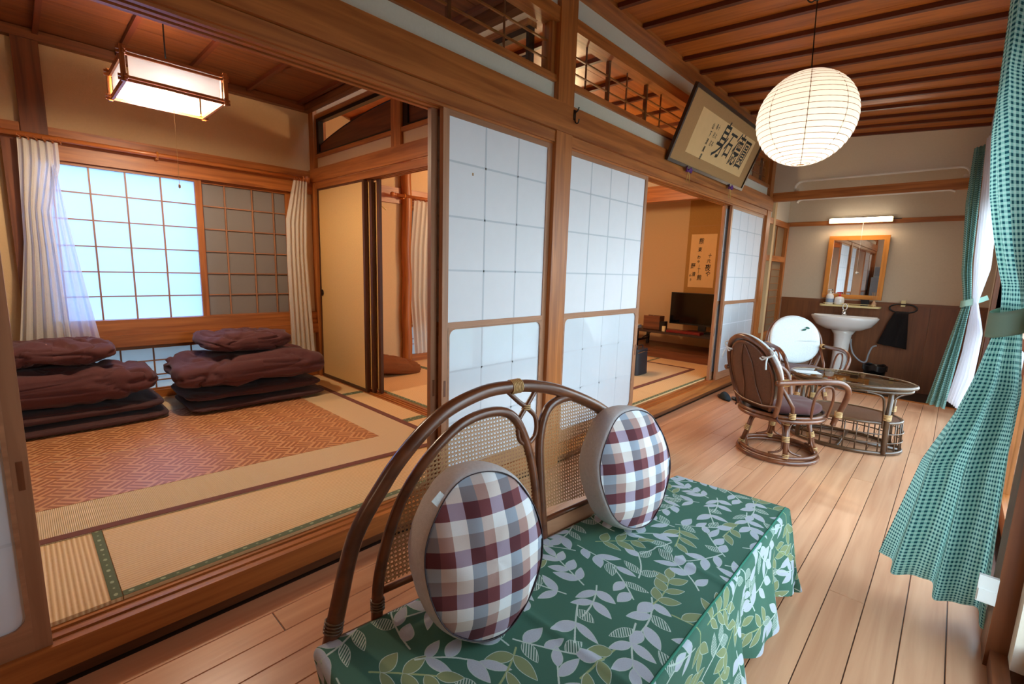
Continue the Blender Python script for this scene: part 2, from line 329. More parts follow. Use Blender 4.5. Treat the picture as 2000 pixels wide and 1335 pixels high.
# ------------------------------------------------------------------ mesh helpers
class MB:
    def __init__(s): s.v = []; s.f = []; s.uv = None
    def add(s, v, f):
        o = len(s.v); s.v += [tuple(p) for p in v]; s.f += [tuple(i + o for i in q) for q in f]; return s
    def box(s, x0, x1, y0, y1, z0, z1):
        v = [(x, y, z) for z in (z0, z1) for y in (y0, y1) for x in (x0, x1)]
        return s.add(v, [(0, 2, 3, 1), (4, 5, 7, 6), (0, 1, 5, 4), (2, 6, 7, 3), (0, 4, 6, 2), (1, 3, 7, 5)])
    def bar(s, p, q, w, h):
        """rectangular bar from p to q, w wide and h high"""
        p, q = Vector(p), Vector(q); d = (q - p).normalized(); a = d.cross(Vector((0, 0, 1)))
        if a.length < 1e-4: a = Vector((1, 0, 0))
        a.normalize(); b = a.cross(d)
        v = [e + a * (i * w / 2) + b * (j * h / 2) for e in (p, q) for i, j in ((-1, -1), (1, -1), (1, 1), (-1, 1))]
        return s.add(v, [(0, 1, 2, 3), (7, 6, 5, 4), (0, 4, 5, 1), (1, 5, 6, 2), (2, 6, 7, 3), (3, 7, 4, 0)])
    def tube(s, pts, r, n=8, closed=False):
        P = [Vector(p) for p in pts]; N = len(P); rr = r if callable(r) else (lambda t: r)
        o = len(s.v); ref = None
        for i, p in enumerate(P):
            if closed: d = P[(i + 1) % N] - P[i - 1]
            else: d = P[min(i + 1, N - 1)] - P[max(i - 1, 0)]
            d.normalize()
            if ref is None:
                ref = Vector((0, 0, 1)) if abs(d.z) < .9 else Vector((1, 0, 0))
            a = (ref - d * ref.dot(d)).normalized(); b = d.cross(a); ref = a
            R = rr(i / max(1, N - 1))
            for k in range(n):
                t = 2 * PI * k / n; s.v.append(tuple(p + a * (R * math.cos(t)) + b * (R * math.sin(t))))
        for i in range(N if closed else N - 1):
            for k in range(n):
                a0 = o + i * n + k; a1 = o + i * n + (k + 1) % n; b0 = o + ((i + 1) % N) * n + k; b1 = o + ((i + 1) % N) * n + (k + 1) % n
                s.f.append((a0, a1, b1, b0))
        if not closed: s.f.append(tuple(o + k for k in reversed(range(n)))); s.f.append(tuple(o + (N - 1) * n + k for k in range(n)))
        return s
    def cyl(s, p, q, r, n=12): return s.tube([p, q], r, n)
    def lathe(s, prof, c=(0, 0, 0), n=24, sx=1, sy=1):
        o = len(s.v)
        for r, z in prof:
            for k in range(n): t = 2 * PI * k / n; s.v.append((c[0] + r * sx * math.cos(t), c[1] + r * sy * math.sin(t), c[2] + z))
        for i in range(len(prof) - 1):
            for k in range(n): s.f.append((o + i * n + k, o + i * n + (k + 1) % n, o + (i + 1) * n + (k + 1) % n, o + (i + 1) * n + k))
        s.f.append(tuple(o + k for k in reversed(range(n)))); s.f.append(tuple(o + (len(prof) - 1) * n + k for k in range(n)))
        return s
    def grid(s, fn, nu, nv, uvfn=None):
        o = len(s.v)
        if uvfn and s.uv is None: s.uv = []
        for i in range(nu + 1):
            for j in range(nv + 1):
                s.v.append(tuple(fn(i / nu, j / nv)))
                if uvfn: s.uv.append(uvfn(i / nu, j / nv))
        for i in range(nu):
            for j in range(nv):
                a = o + i * (nv + 1) + j; s.f.append((a, a + nv + 1, a + nv + 2, a + 1))
        return s
    def prism(s, poly, fn, d0, d1):
        """2D polygon extruded from d0 to d1; fn(a, b, d) gives the point"""
        n = len(poly); v = [fn(a, b, d) for d in (d0, d1) for a, b in poly]
        return s.add(v, [tuple(reversed(range(n))), tuple(range(n, 2 * n))] + [(i, (i + 1) % n, n + (i + 1) % n, n + i) for i in range(n)])
    def xf(s, Mx): s.v = [tuple(Mx @ Vector(p)) for p in s.v]; return s
    def build(s, name, mat, parent=None, smooth=False, kind=None, label=None, cat=None, group=None, keep=False, solid=0, sub=0):
        xs = np.array(s.v); lo, hi = xs.min(0), xs.max(0)
        c = np.array([0, 0, 0]) if keep else np.array([(lo[0] + hi[0]) / 2, (lo[1] + hi[1]) / 2, lo[2]])
        me = bpy.data.meshes.new(name); me.from_pydata((xs - c).tolist(), [], s.f)
        if s.uv:
            ul = me.uv_layers.new(name='UVMap'); vi = np.empty(len(me.loops), np.int32); me.loops.foreach_get('vertex_index', vi)
            ul.data.foreach_set('uv', np.array(s.uv, np.float32)[vi].ravel())
        me.validate(); me.materials.append(mat)
        if smooth: me.polygons.foreach_set('use_smooth', [True] * len(me.polygons))
        ob = bpy.data.objects.new(name, me); C.objects.link(ob); ob.location = tuple(c)
        if parent is not None:
            ob.parent = parent
            if parent.type == 'MESH': ob.location = Vector(c) - Vector(parent.get('_c', (0, 0, 0)))
            else: ob.location = tuple(c)
        ob['_c'] = tuple(float(x) for x in c)
        if solid:
            m = ob.modifiers.new('thickness', 'SOLIDIFY'); m.thickness = solid; m.offset = 0
        if sub:
            m = ob.modifiers.new('smooth', 'SUBSURF'); m.levels = sub; m.render_levels = sub
        if kind: ob['kind'] = kind
        tag(ob, label, cat, group); return ob
def tag(o, label=None, cat=None, group=None, kind=None):
    if label: o['label'] = label
    if cat: o['category'] = cat
    if group: o['group'] = group
    if kind: o['kind'] = kind
    return o
def thing(name, label, cat, loc=(0, 0, 0), rz=0, group=None, kind=None):
    o = bpy.data.objects.new(name, None); C.objects.link(o); o.location = loc; o.rotation_euler = (0, 0, rz)
    o.empty_display_size = .1
    return tag(o, label, cat, group, kind)
def W(o):
    """children given in world coordinates under an empty: shift them into its frame"""
    inv = Matrix.Translation(o.location).inverted()
    for ch in o.children: ch.location = inv @ ch.location
    return o
def base_of(o, z=None):
    pass
def dup(root, loc=None, rz=None, label=None):
    r = root.copy(); C.objects.link(r)
    if loc is not None: r.location = loc
    if rz is not None: r.rotation_euler = (0, 0, rz)
    if label: r['label'] = label
    for ch in list(root.children):
        c = ch.copy(); C.objects.link(c); c.parent = r
        for g in list(ch.children):
            d = g.copy(); C.objects.link(d); d.parent = c
    return r
def B(x0, x1, y0, y1, z0, z1): return MB().box(x0, x1, y0, y1, z0, z1)
def arc(c, a, b, t0, t1, n, ax=Vector((1, 0, 0)), ay=Vector((0, 0, 1))):
    c = Vector(c); return [c + ax * (a * math.cos(t0 + (t1 - t0) * i / n)) + ay * (b * math.sin(t0 + (t1 - t0) * i / n)) for i in range(n + 1)]
def spline(P, n=8, closed=False):
    """Catmull-Rom through the points"""
    P = [Vector(p) for p in P]; out = []; N = len(P)
    rng = range(N if closed else N - 1)
    for i in rng:
        g = lambda k: P[k % N] if closed else P[max(0, min(N - 1, k))]
        p0, p1, p2, p3 = g(i - 1), g(i), g(i + 1), g(i + 2)
        for k in range(n):
            t = k / n; out.append(.5 * ((2 * p1) + (p2 - p0) * t + (2 * p0 - 5 * p1 + 4 * p2 - p3) * t * t + (3 * p1 - p0 - 3 * p2 + p3) * t ** 3))
    if not closed: out.append(P[-1])
    return out
TN = [0]
def trim(bm, mat, label, parent=None, **k):
    TN[0] += 1
    return bm.build('trim_%d' % TN[0], mat, parent, kind='structure', label=label, cat='trim', **k)
def struct(name, bm, mat, label, cat='wall', **k): return bm.build(name, mat, kind='structure', label=label, cat=cat, **k)

# ------------------------------------------------------------------ setting: floors
XD = -1.725; XB = -1.83; YF = 1.98; XL = -4.49; TZ = .14; YS = 6.2; YE = 7.17; XW = .26; YN = -1.75
fl = struct('floor', B(XB - .05, XW + .1, YN, YS, -.06, -.0035), BLK['Y'], 'pale brown boarded floor of the long veranda', 'floor')
pw = .1155; nrow = int((XW - XD) / pw) + 1; pmesh = {}
for r in range(nrow):
    x0 = XD + r * pw; x1 = min(x0 + pw, XW)
    y = YN - (r * 1.37 % 3.6)
    while y < YS:
        a, b = max(y, YN), min(y + 3.64, YS); y += 3.64
        if b - a < .05: continue
        g = .0012
        mb = MB(); bev = .0015
        mb.add([(x0 + g, a + g, -.0035), (x1 - g, a + g, -.0035), (x1 - g, b - g, -.0035), (x0 + g, b - g, -.0035),
                (x0 + g + bev, a + g + bev, 0), (x1 - g - bev, a + g + bev, 0), (x1 - g - bev, b - g - bev, 0), (x0 + g + bev, b - g - bev, 0)],
               [(4, 5, 6, 7), (0, 1, 5, 4), (1, 2, 6, 5), (2, 3, 7, 6), (3, 0, 4, 7)])
        mb.build('plank', FLR['Y'], fl)
struct('floor.001', B(XD - .02, XW, YS, YE, -.2, -.07), M['tile_dark'], 'dark sunken strip of floor before the washbasin wall', 'floor')
trim(B(XD + .003, XW - .002, YS, YS + .05, -.16, .004), OR['X'], 'wooden edge board where the boarded veranda floor ends')
# tatami rooms: base slab and mats with green edging
fb = struct('floor.002', B(-6.4, XB, -1.7, YF + .02, 0, TZ - .03), BLK['Y'], 'mat-covered floor of the near left room with two stacks of folded bedding', 'floor')
fc = struct('floor.003', B(-6.4, XB, YF + .13, 5.7, 0, TZ - .03), BLK['Y'], 'mat-covered floor of the back room with the television', 'floor')
def dots(mb, x0, x1, y0, y1, z):
    lx, ly = x1 - x0, y1 - y0; L = max(lx, ly); n = int(L / .042)
    for i in range(n):
        t = (i + .5) / n * L; cx, cy = (x0 + t, (y0 + y1) / 2) if lx > ly else ((x0 + x1) / 2, y0 + t)
        big = i % 2 == 0; a, b = (.0085, .006) if big else (.005, .0032)
        if lx < ly: a, b = b, a
        mb.add([(cx + a * math.cos(2 * PI * k / 8), cy + b * math.sin(2 * PI * k / 8), z) for k in range(8)], [tuple(range(8))])
def mat_(parent, x0, x1, y0, y1, rib, heri):
    """heri: sides with cloth edging; rib: direction the rush runs"""
    t = B(x0 + .001, x1 - .001, y0 + .001, y1 - .001, TZ - .03, TZ).build('tatami_mat', M['tatami_' + rib], parent)
    w = .032
    if heri == 'x': R = ((x0, x1, y0, y0 + w), (x0, x1, y1 - w, y1))
    else: R = ((x0, x0 + w, y0, y1), (x1 - w, x1, y0, y1))
    hm = MB(); dm = MB()
    for a, b, c, d in R:
        B_ = (a + .0015, b - .0015, c + .0015, d - .0015); hm.box(*B_, TZ - .02, TZ + .0018); dots(dm, *B_, TZ + .0023)
    hm.build('cloth_edging', M['green_heri'], t); dm.build('edging_dots', M['heri_dot'], t, kind='stuff')
mat_(fb, -2.72, XB, .15, YF, 'y', 'y')
mat_(fb, -2.72, XB, -1.65, .15, 'x', 'x')
mat_(fb, -3.62, -2.722, .15, YF, 'y', 'y')
mat_(fb, -3.62, -2.722, -1.65, .15, 'y', 'y')
mat_(fb, XL, -3.622, -1.65, -.0, 'y', 'y'); mat_(fb, XL, -3.622, .0, YF, 'y', 'y')
yb = YF + .135
mat_(fc, -2.72, XB, yb, 3.9, 'y', 'y'); mat_(fc, -2.72, XB, 3.902, 5.69, 'y', 'y')
mat_(fc, XL, -2.722, yb, yb + .85, 'x', 'x'); mat_(fc, XL, -2.722, yb + .852, yb + 1.7, 'x', 'x')
mat_(fc, XL, -2.722, yb + 1.702, yb + 2.6, 'x', 'x'); mat_(fc, XL, -2.722, yb + 2.602, 5.69, 'x', 'x')

# ------------------------------------------------------------------ sills, lintels, posts of the sliding-door wall
YA, YZ = -1.7, 6.1
def grooved(x0, x1, y0, y1, z0, z1, n, d=.01, axis='Y', up_=True):
    """a sill or lintel with n sliding grooves cut along its length"""
    mb = MB(); w0, w1 = (x0, x1) if axis == 'Y' else (y0, y1); st = (w1 - w0) / (2 * n + 1)
    a = z0 if up_ else z0 + d; b = z1 - d if up_ else z1
    mb.box(x0, x1, y0, y1, a, b)
    for i in range(n + 1):
        c0, c1 = w0 + 2 * i * st, w0 + (2 * i + 1) * st
        za, zb = (z1 - d, z1) if up_ else (z0, z0 + d)
        if axis == 'Y': mb.box(c0, c1, y0, y1, za, zb)
        else: mb.box(x0, x1, c0, c1, za, zb)
    return mb
trim(grooved(XB, XD, YA, YZ, .045, .128, 2, .006), OR['Y'], 'grooved wooden door sill stepping up from the veranda to the mats')
trim(B(XB, XD - .02, YA, YZ, 0, .045), DK['Y'], 'recessed board under the long door sill, darkened as its shadow line')  # dark wood stands in for the shadow line below the sill
trim(grooved(XB, XD - .01, YA, YZ, 1.915, 1.985, 2, .008, 'Y', False), OR['Y'], 'grooved lintel above the paper sliding doors')
trim(B(XD, XD + .022, YA, 6.22, 1.985, 2.135), OR['Y'], 'long wooden rail over the sliding doors on the veranda side')
trim(B(XD - .012, XD + .004, YA, 6.14, 1.925, 1.983), OR['Y'], 'narrow board directly below the long wooden rail')
trim(B(XB - .022, XB, YA, 6.1, 1.985, 2.12), OR['Y'], 'wooden rail on the room side of the sliding doors')
trim(B(-1.845, XD + .012, 2.13, 2.275, .0, 2.80), OR['Z'], 'square cedar post between the two pairs of paper doors')
trim(B(-1.845, XD + .012, 6.08, 6.21, .0, 2.72), OR['Z'], 'square cedar post at the far end of the sliding doors')
trim(B(-1.845, XD + .012, -1.72, -1.6, .0, 2.72), OR['Z'], 'square cedar post behind the near end of the doors')
wv = thing('wall_left', 'pale grey-green plaster strips above and below the lattice transom', 'wall', (XD, 0, 2.13), kind='structure')
for y0, y1 in ((-1.6, 2.13), (2.275, 6.08)):
    B(-1.80, -1.745, y0, y1, 2.135, 2.235).build('plaster_strip', M['plaster_blue'], wv)
    B(-1.80, -1.745, y0, y1, 2.605, 2.80).build('plaster_strip', M['plaster_blue'], wv)
W(wv)
def transom(nm, y0, y1, xs, heavy, label):
    t = thing('trim_%d' % nm, label, 'transom', (-1.78, (y0 + y1) / 2, 2.235), kind='structure')
    B(-1.81, -1.728, y0, y1, 2.235, 2.27).build('bottom_rail', OR['Y'], t)
    B(-1.81, -1.722, y0, y1, 2.535, 2.605).build('top_rail', OR['Y'], t)
    B(-1.80, -1.745, y0, y0 + .035, 2.27, 2.535).build('side_stile', OR['Z'], t)
    B(-1.80, -1.745, y1 - .035, y1, 2.27, 2.535).build('side_stile', OR['Z'], t)
    for y in xs: B(-1.787, -1.779, y - .0045, y + .0045, 2.27, 2.535).build('lattice_bar', DK['Z'], t)
    for y in heavy: B(-1.795, -1.771, y - .009, y + .009, 2.27, 2.535).build('lattice_post', DK['Z'], t)
    for z in (2.355, 2.445): B(-1.788, -1.777, y0 + .035, y1 - .035, z - .004, z + .004).build('lattice_bar', OR['Y'], t)
    B(-1.769, -1.766, y0 + .035, y1 - .035, 2.27, 2.535).build('glass_pane', M['glass'], t)
    return W(t)
TN[0] = 30
transom(31, -1.6, 2.13, [-1.2, -.8, -.4, .0, .35, .75, 1.1, 1.77], [.35, 1.42], 'lattice transom left of the square post, high above the paper door')
transom(32, 2.275, 6.08, [2.47, 2.94, 3.43, 3.95, 4.2, 4.7, 5.2, 5.63], [2.71, 3.2, 4.45, 5.9], 'lattice transom right of the square post, running behind the framed calligraphy')
# ------------------------------------------------------------------ sliding doors
def shoji(n, x, y0, y1, cols, label, handle='L', th=.026, st=.035):
    """paper sliding door in the plane x, from y0 to y1: paper above, glazed pane with rounded corners below"""
    d = thing('door_%d' % n, label, 'door', (x, (y0 + y1) / 2, .125), kind='structure')
    zb, zt = .125, 1.925; a, b = x - th / 2, x + th / 2
    B(a, b, y0, y0 + st, zb, zt).build('stile', SHO['Z'], d); B(a, b, y1 - st, y1, zb, zt).build('stile', SHO['Z'], d)
    B(a, b, y0 + st, y1 - st, zt - .035, zt).build('top_rail', SHO['Y'], d)
    B(a, b, y0 + st, y1 - st, .935, .96).build('middle_rail', SHO['Y'], d)
    B(a, b, y0 + st, y1 - st, zb, zb + .07).build('bottom_rail', SHO['Y'], d)
    i0, i1 = y0 + st, y1 - st
    B(x + .002, x + .006, i0, i1, .96, zt - .035).build('paper_pane', M['paper'], d)
    B(x + .001, x + .005, i0, i1, zb + .07, .935).build('lower_pane', M['acrylic'], d)
    for k in range(1, cols):  # thin grey strips colour in the shadow of the lattice behind the pane
        y = i0 + (i1 - i0) * k / cols
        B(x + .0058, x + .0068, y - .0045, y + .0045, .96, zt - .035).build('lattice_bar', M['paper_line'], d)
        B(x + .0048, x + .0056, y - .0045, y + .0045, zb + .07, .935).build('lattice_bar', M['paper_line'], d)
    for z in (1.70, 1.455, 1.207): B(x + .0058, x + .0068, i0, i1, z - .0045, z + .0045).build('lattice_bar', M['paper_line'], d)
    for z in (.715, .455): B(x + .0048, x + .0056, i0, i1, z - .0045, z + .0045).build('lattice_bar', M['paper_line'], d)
    # dark rounded bead round the lower pane
    R, w = .035, .010
    out = []; 
    for cy, cz, t0 in ((i1 - R, .935 - R, 0), (i0 + R, .935 - R, PI / 2), (i0 + R, zb + .07 + R, PI), (i1 - R, zb + .07 + R, 1.5 * PI)):
        out += [(cy + R * math.cos(t0 + k * PI / 8), cz + R * math.sin(t0 + k * PI / 8)) for k in range(5)]
    mb = MB(); N = len(out); cy, cz = (i0 + i1) / 2, (.935 + zb + .07) / 2
    sq = []
    for (p, q) in out: sq.append((i1 if p > cy else i0, .935 if q > cz else zb + .07))
    inn = [(p + (w if p < cy else -w), q + (w if q < cz else -w)) for p, q in out]
    v = [(xx, p, q) for xx in (x + .006, b + .001) for p, q in out + inn] + [(b + .001, p, q) for p, q in sq]
    f = []
    for k in range(N):
        j = (k + 1) % N; f += [(2 * N + k, 2 * N + j, 3 * N + j, 3 * N + k), (N + k, 3 * N + k, 3 * N + j, N + j), (4 * N + k, 4 * N + j, 2 * N + j, 2 * N + k)]
    mb.add(v, f).build('rounded_bead', SHO['Y'], d)
    hy = y0 + st / 2 if handle == 'L' else y1 - st / 2
    B(b, b + .0015, hy - .006, hy + .006, .60, .68).build('finger_pull', DK['Z'], d)
    return W(d)
shoji(1, -1.752, 1.365, 2.13, 3, 'white paper sliding door left of the square post, with a tiny chip near its top')
shoji(2, -1.752, 2.275, 3.245, 4, 'white paper sliding door right of the square post, closing part of the second opening', 'R')
shoji(3, -1.752, 5.0, 6.08, 4, 'white paper sliding door beyond the television opening, next to the rattan chairs')
shoji(4, -1.752, -.78, -.018, 3, 'paper sliding door at the very left edge of the view, seen edge-on', 'R')
shoji(5, -1.800, 1.335, 2.12, 3, 'second paper door slid behind the door left of the square post')
shoji(6, -1.800, 4.94, 6.07, 4, 'second paper door slid behind the far door, its edge showing beside the television')
shoji(7, -1.80, -1.6, -.82, 3, 'paper sliding door behind the viewpoint')
TN[0] = 40
tag(B(-1.7458, -1.7445, 1.545, 1.552, 1.655, 1.667).build('paper_chip', M['mount']), 'tiny brown chip on the first white paper door', 'chip')
# ------------------------------------------------------------------ fusuma wall between the two tatami rooms (plane y = YF)
Y1, Y2 = YF, YF + .11
trim(grooved(XL, XB, Y1, Y2, .10, TZ + .002, 3, .006, 'X'), OR['X'], 'grooved sill between the two matted rooms')
trim(grooved(XL, XB, Y1 + .005, Y2 - .005, 1.895, 1.95, 3, .008, 'X', False), OR['X'], 'grooved lintel over the ochre sliding panel')
trim(B(XL, XB, Y1 - .02, Y1, 1.95, 2.065), OR['X'], 'wooden rail over the ochre sliding panel')
trim(B(XL, XL + .09, Y1 - .004, Y2 + .004, .0, 2.62), OR['Z'], 'corner post between window wall and ochre panel')
wf = thing('wall_back', 'beige plaster above the ochre sliding panel', 'wall', ((XL + XB) / 2, Y1, 2.065), kind='structure')
B(XL + .09, XB, Y1 + .03, Y2 - .03, 2.065, 2.165).build('plaster_strip', M['plaster_beige'], wf)
B(XL + .09, XB, Y1 + .03, Y2 - .03, 2.535, 2.62).build('plaster_strip', M['plaster_beige'], wf); W(wf)
trim(B(-3.14, -3.02, Y1 + .004, Y2 - .004, 2.065, 2.54), OR['Z'], 'short post in the middle of the arched transom')
rn = thing('trim_50', 'carved arched transom board in black lacquer frame', 'transom', (-3.2, Y1 + .05, 2.165), kind='structure')
def arched(x0, x1, side):
    zb, zt = 2.165, 2.535; ya, ybk = Y1 + .025, Y1 + .07
    B(x0, x1, Y1 + .01, Y1 + .085, zb, zb + .03).build('bottom_rail', OR['X'], rn)
    B(x0, x1, Y1 + .01, Y1 + .085, zt - .03, zt).build('top_rail', OR['X'], rn)
    fr = MB().box(x0, x1, ya, ybk, zb + .03, zb + .05).box(x0, x1, ya, ybk, zt - .06, zt - .03)
    if side > 0: fr.box(x0, x0 + .045, ya, ybk, zb + .05, zt - .06)
    else: fr.box(x1 - .02, x1, ya, ybk, zb + .05, zt - .06).box(x0, x0 + .06, ya, ybk, zb + .05, zt - .06)
    fr.build('lacquer_frame', M['black_lacquer'], rn)
    n = 20; pts = []
    for i in range(n + 1):
        t = i / n; h = math.sin(t * PI / 2) ** .8 if side > 0 else math.cos(t * PI / 2) ** .8
        if side < 0: h = 1 - .35 * t
        pts.append((x0 + (x1 - x0) * t, zb + .10 + .155 * h))
    poly = [(x0, zb + .05)] + [(x1, zb + .05)] + pts[::-1]
    MB().prism(poly, lambda a, b, d: (a, d, b), ya + .015, ya + .027).build('arched_board', DK['X'], rn)
    MB().tube([(a, ya + .02, b) for a, b in pts], .008, 6).build('lacquer_arch', M['black_lacquer'], rn, smooth=True)
    if side < 0:
        MB().bar((x0 + .12, ya + .02, zt - .22), (x0 + .34, ya + .02, zt - .07), .012, .016).build('lacquer_strut', M['black_lacquer'], rn)
arched(XL + .09, -3.14, 1); arched(-3.02, XB, -1); W(rn)
fd = thing('door_8', 'ochre paper-covered sliding panel in dark wood frame with round black pull', 'door', (-3.97, YF + .03, TZ), kind='structure')
x0, x1 = XL + .095, -3.555
B(x0 + .02, x1 - .03, YF + .018, YF + .036, TZ + .03, 1.88).build('paper_panel', M['fusuma'], fd)
B(x1 - .03, x1, YF + .012, YF + .04, TZ, 1.90).build('stile', STL['Z'], fd); B(x0, x0 + .02, YF + .012, YF + .04, TZ, 1.90).build('stile', STL['Z'], fd)
B(x0 + .02, x1 - .03, YF + .012, YF + .04, TZ, TZ + .03).build('bottom_rail', STL['X'], fd); B(x0 + .02, x1 - .03, YF + .012, YF + .04, 1.88, 1.90).build('top_rail', STL['X'], fd)
MB().lathe([(.001, 0), (.026, 0), (.030, .003), (.030, .006), (.022, .002), (.001, .001)], n=20).xf(Matrix.Translation((-4.36, YF + .018, .95)) @ Matrix.Rotation(PI / 2, 4, 'X')).build('round_pull', M['black_lacquer'], fd, smooth=True); W(fd)
for k, (dx, dy, nm) in enumerate(((.0, .035, 'second'), (.0, .07, 'third'))):
    e = thing('door_%d' % (9 + k), nm + ' ochre sliding panel parked behind the first one', 'door', (-3.97, YF + .03 + dy, TZ), kind='structure')
    xe = -3.50 if k == 0 else -3.445
    B(x0 + .09, xe - .03, YF + .018 + dy, YF + .034 + dy, TZ + .03, 1.88).build('paper_panel', M['fusuma'], e)
    B(xe - .035, xe, YF + .012 + dy, YF + .036 + dy, TZ, 1.90).build('stile', STL['Z'], e); W(e)

# ------------------------------------------------------------------ window wall of the two matted rooms (plane x = XL)
def wallbox(mb, x0, x1, y0, y1, z0, z1, holes):
    """wall slab with rectangular holes (y0, y1, z0, z1)"""
    ys = sorted({y0, y1} | {h[0] for h in holes} | {h[1] for h in holes}); zs = sorted({z0, z1} | {h[2] for h in holes} | {h[3] for h in holes})
    for i in range(len(ys) - 1):
        for j in range(len(zs) - 1):
            cy, cz = (ys[i] + ys[i + 1]) / 2, (zs[j] + zs[j + 1]) / 2
            if any(h[0] < cy < h[1] and h[2] < cz < h[3] for h in holes): continue
            mb.box(x0, x1, ys[i], ys[i + 1], zs[j], zs[j + 1])
    return mb
struct('wall_left.001', wallbox(MB(), XL - .09, XL, -1.8, 5.75, 0, 2.80, [(.12, 1.80, .74, 1.86), (.30, 1.5, .19, .56), (3.02, 3.9, .74, 1.86), (3.02, 3.9, .19, .56)]), M['plaster_beige'], 'beige plaster wall round the lattice window')
trim(B(XL, XL + .035, -1.7, 1.98, 1.945, 2.05), OR['Y'], 'wooden rail above the lattice window, behind the curtain rod')
trim(B(XL, XL + .03, .12, 1.98, 1.85, 1.945), OR['Y'], 'wide window head board under the rail')
trim(B(XL - .005, XL + .05, .12, 1.98, .64, .765), OR['Y'], 'window bottom board under the lattice window')
trim(B(XL - .005, XL + .065, .12, 1.98, .565, .652), OR['Y'], 'wide sill beam below the lattice window')
trim(B(XL, XL + .03, .12, 1.98, TZ, .20), OR['Y'], 'low board along the mats under the window')
trim(B(XL, XL + .045, .115, .24, 1.86, 2.62), DK['Z'], 'dark wall post above the left lace curtain')
trim(B(XL, XL + .045, .02, .12, TZ, 1.95), DK['Z'], 'dark wall post behind the left lace curtain')
def lattice_window(n, label, y0, y1, z0, z1, ys, zs, mat_l, x, st=.045, lowrail=.02):
    w = thing('window_%d' % n, label, 'window', (x, (y0 + y1) / 2, z0), kind='structure')
    B(x - .014, x + .014, y0, y0 + st, z0, z1).build('stile', OR['Z'], w); B(x - .014, x + .014, y1 - st, y1, z0, z1).build('stile', OR['Z'], w)
    B(x - .014, x + .014, y0 + st, y1 - st, z1 - .03, z1).build('top_rail', OR['Y'], w); B(x - .014, x + .014, y0 + st, y1 - st, z0, z0 + lowrail).build('bottom_rail', OR['Y'], w)
    Y = [y0 + st] + ys + [y1 - st]; Z = [z0 + lowrail] + zs + [z1 - .03]
    for i in range(len(Y) - 1):
        for j in range(len(Z) - 1): B(x - .012, x - .010, Y[i], Y[i + 1], Z[j], Z[j + 1]).build('paper_pane', mat_l, w)
    for y in ys: B(x - .010, x + .004, y - .005, y + .005, Z[0], Z[-1]).build('lattice_bar', SHO['Z'], w)
    for z in zs: B(x - .010, x + .003, Y[0], Y[-1], z - .0045, z + .0045).build('lattice_bar', SHO['Y'], w)
    return W(w)
zs6 = [.935, 1.113, 1.292, 1.473, 1.655]
lattice_window(1, 'bright lattice window panel lit blue-white by daylight', .12, 1.095, .745, 1.86, [.235, .423, .622, .831], zs6, M['window_paper'], XL - .012)
lattice_window(2, 'dim lattice window panel to the right of the bright one', 1.06, 1.80, .745, 1.86, [1.268, 1.478, 1.65], zs6, M['window_paper_dim'], XL - .045)
struct('window_3', B(XL - .19, XL - .12, 1.12, 1.9, .6, 1.95), M['plaster_taupe'], 'shutter box behind the dim lattice panel', 'shutter')
lattice_window(4, 'low grey-blue lattice window near the floor behind the bedding', .30, 1.5, .19, .56, [.5, .7, .95, 1.2], [.27, .315, .43], M['frost'], XL - .02, .03)
lattice_window(5, 'lattice window of the back room behind its lace curtain', 3.02, 3.9, .745, 1.86, [3.2, 3.4, 3.6], zs6, M['window_paper_dim'], XL - .012)
lattice_window(6, 'low lattice window of the back room below its lace curtain', 3.02, 3.9, .19, .56, [3.3, 3.6], [.33, .39], M['frost'], XL - .02, .03)
# middle room: round post, rails
trim(MB().tube(spline([(XL + .05, 2.99 + .008 * math.sin(k * 2.1), TZ + k * .25) for k in range(10)], 3), .055, 12), OR['Z'], 'natural round-edged log post in the back room', smooth=True)
trim(B(XL, XL + .03, 2.1, 5.6, 1.88, 2.04), OR['Y'], 'wooden wall rail behind the curtain rod of the back room')
trim(B(XL, XL + .03, 3.04, 5.6, TZ, .22), OR['Y'], 'low board along the mats in the back room')
trim(B(XL, XL + .04, 3.04, 3.9, .58, .76), OR['Y'], 'window sill of the back room')
# ------------------------------------------------------------------ ceilings
def ceiling_room(nm, x0, x1, y0, y1, z, ys, mat_b, mat_t, label):
    c = struct(nm, B(x0, x1, y0, y1, z + .02, z + .04), mat_t, label, 'ceiling')
    w = .30; x = x0
    while x < x1 - .01:
        xe = min(x + w, x1); B(x + .0015, xe - .0015, y0, y1, z + .004, z + .02).build('ceiling_board', mat_b, c); x += w
    for y in ys: B(x0, x1, y - .014, y + .014, z - .024, z + .004).build('batten', BATT['X'], c)
    return c
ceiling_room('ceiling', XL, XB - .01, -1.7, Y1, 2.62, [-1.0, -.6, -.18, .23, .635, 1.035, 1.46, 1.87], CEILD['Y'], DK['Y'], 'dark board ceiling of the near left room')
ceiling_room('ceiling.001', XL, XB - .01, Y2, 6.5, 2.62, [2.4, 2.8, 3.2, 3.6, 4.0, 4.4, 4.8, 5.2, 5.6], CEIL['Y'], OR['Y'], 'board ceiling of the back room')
trim(B(XL, XB, Y1 - .06, Y1 - .001, 2.56, 2.62), DK['X'], 'dark ceiling edge moulding over the ochre panel')
trim(B(XL, XL + .06, -1.7, Y1 - .06, 2.56, 2.62), DK['Y'], 'dark ceiling edge moulding over the window wall')
trim(B(XL, XB, Y2, Y2 + .05, 2.56, 2.62), OR['X'], 'ceiling edge moulding inside the back room')
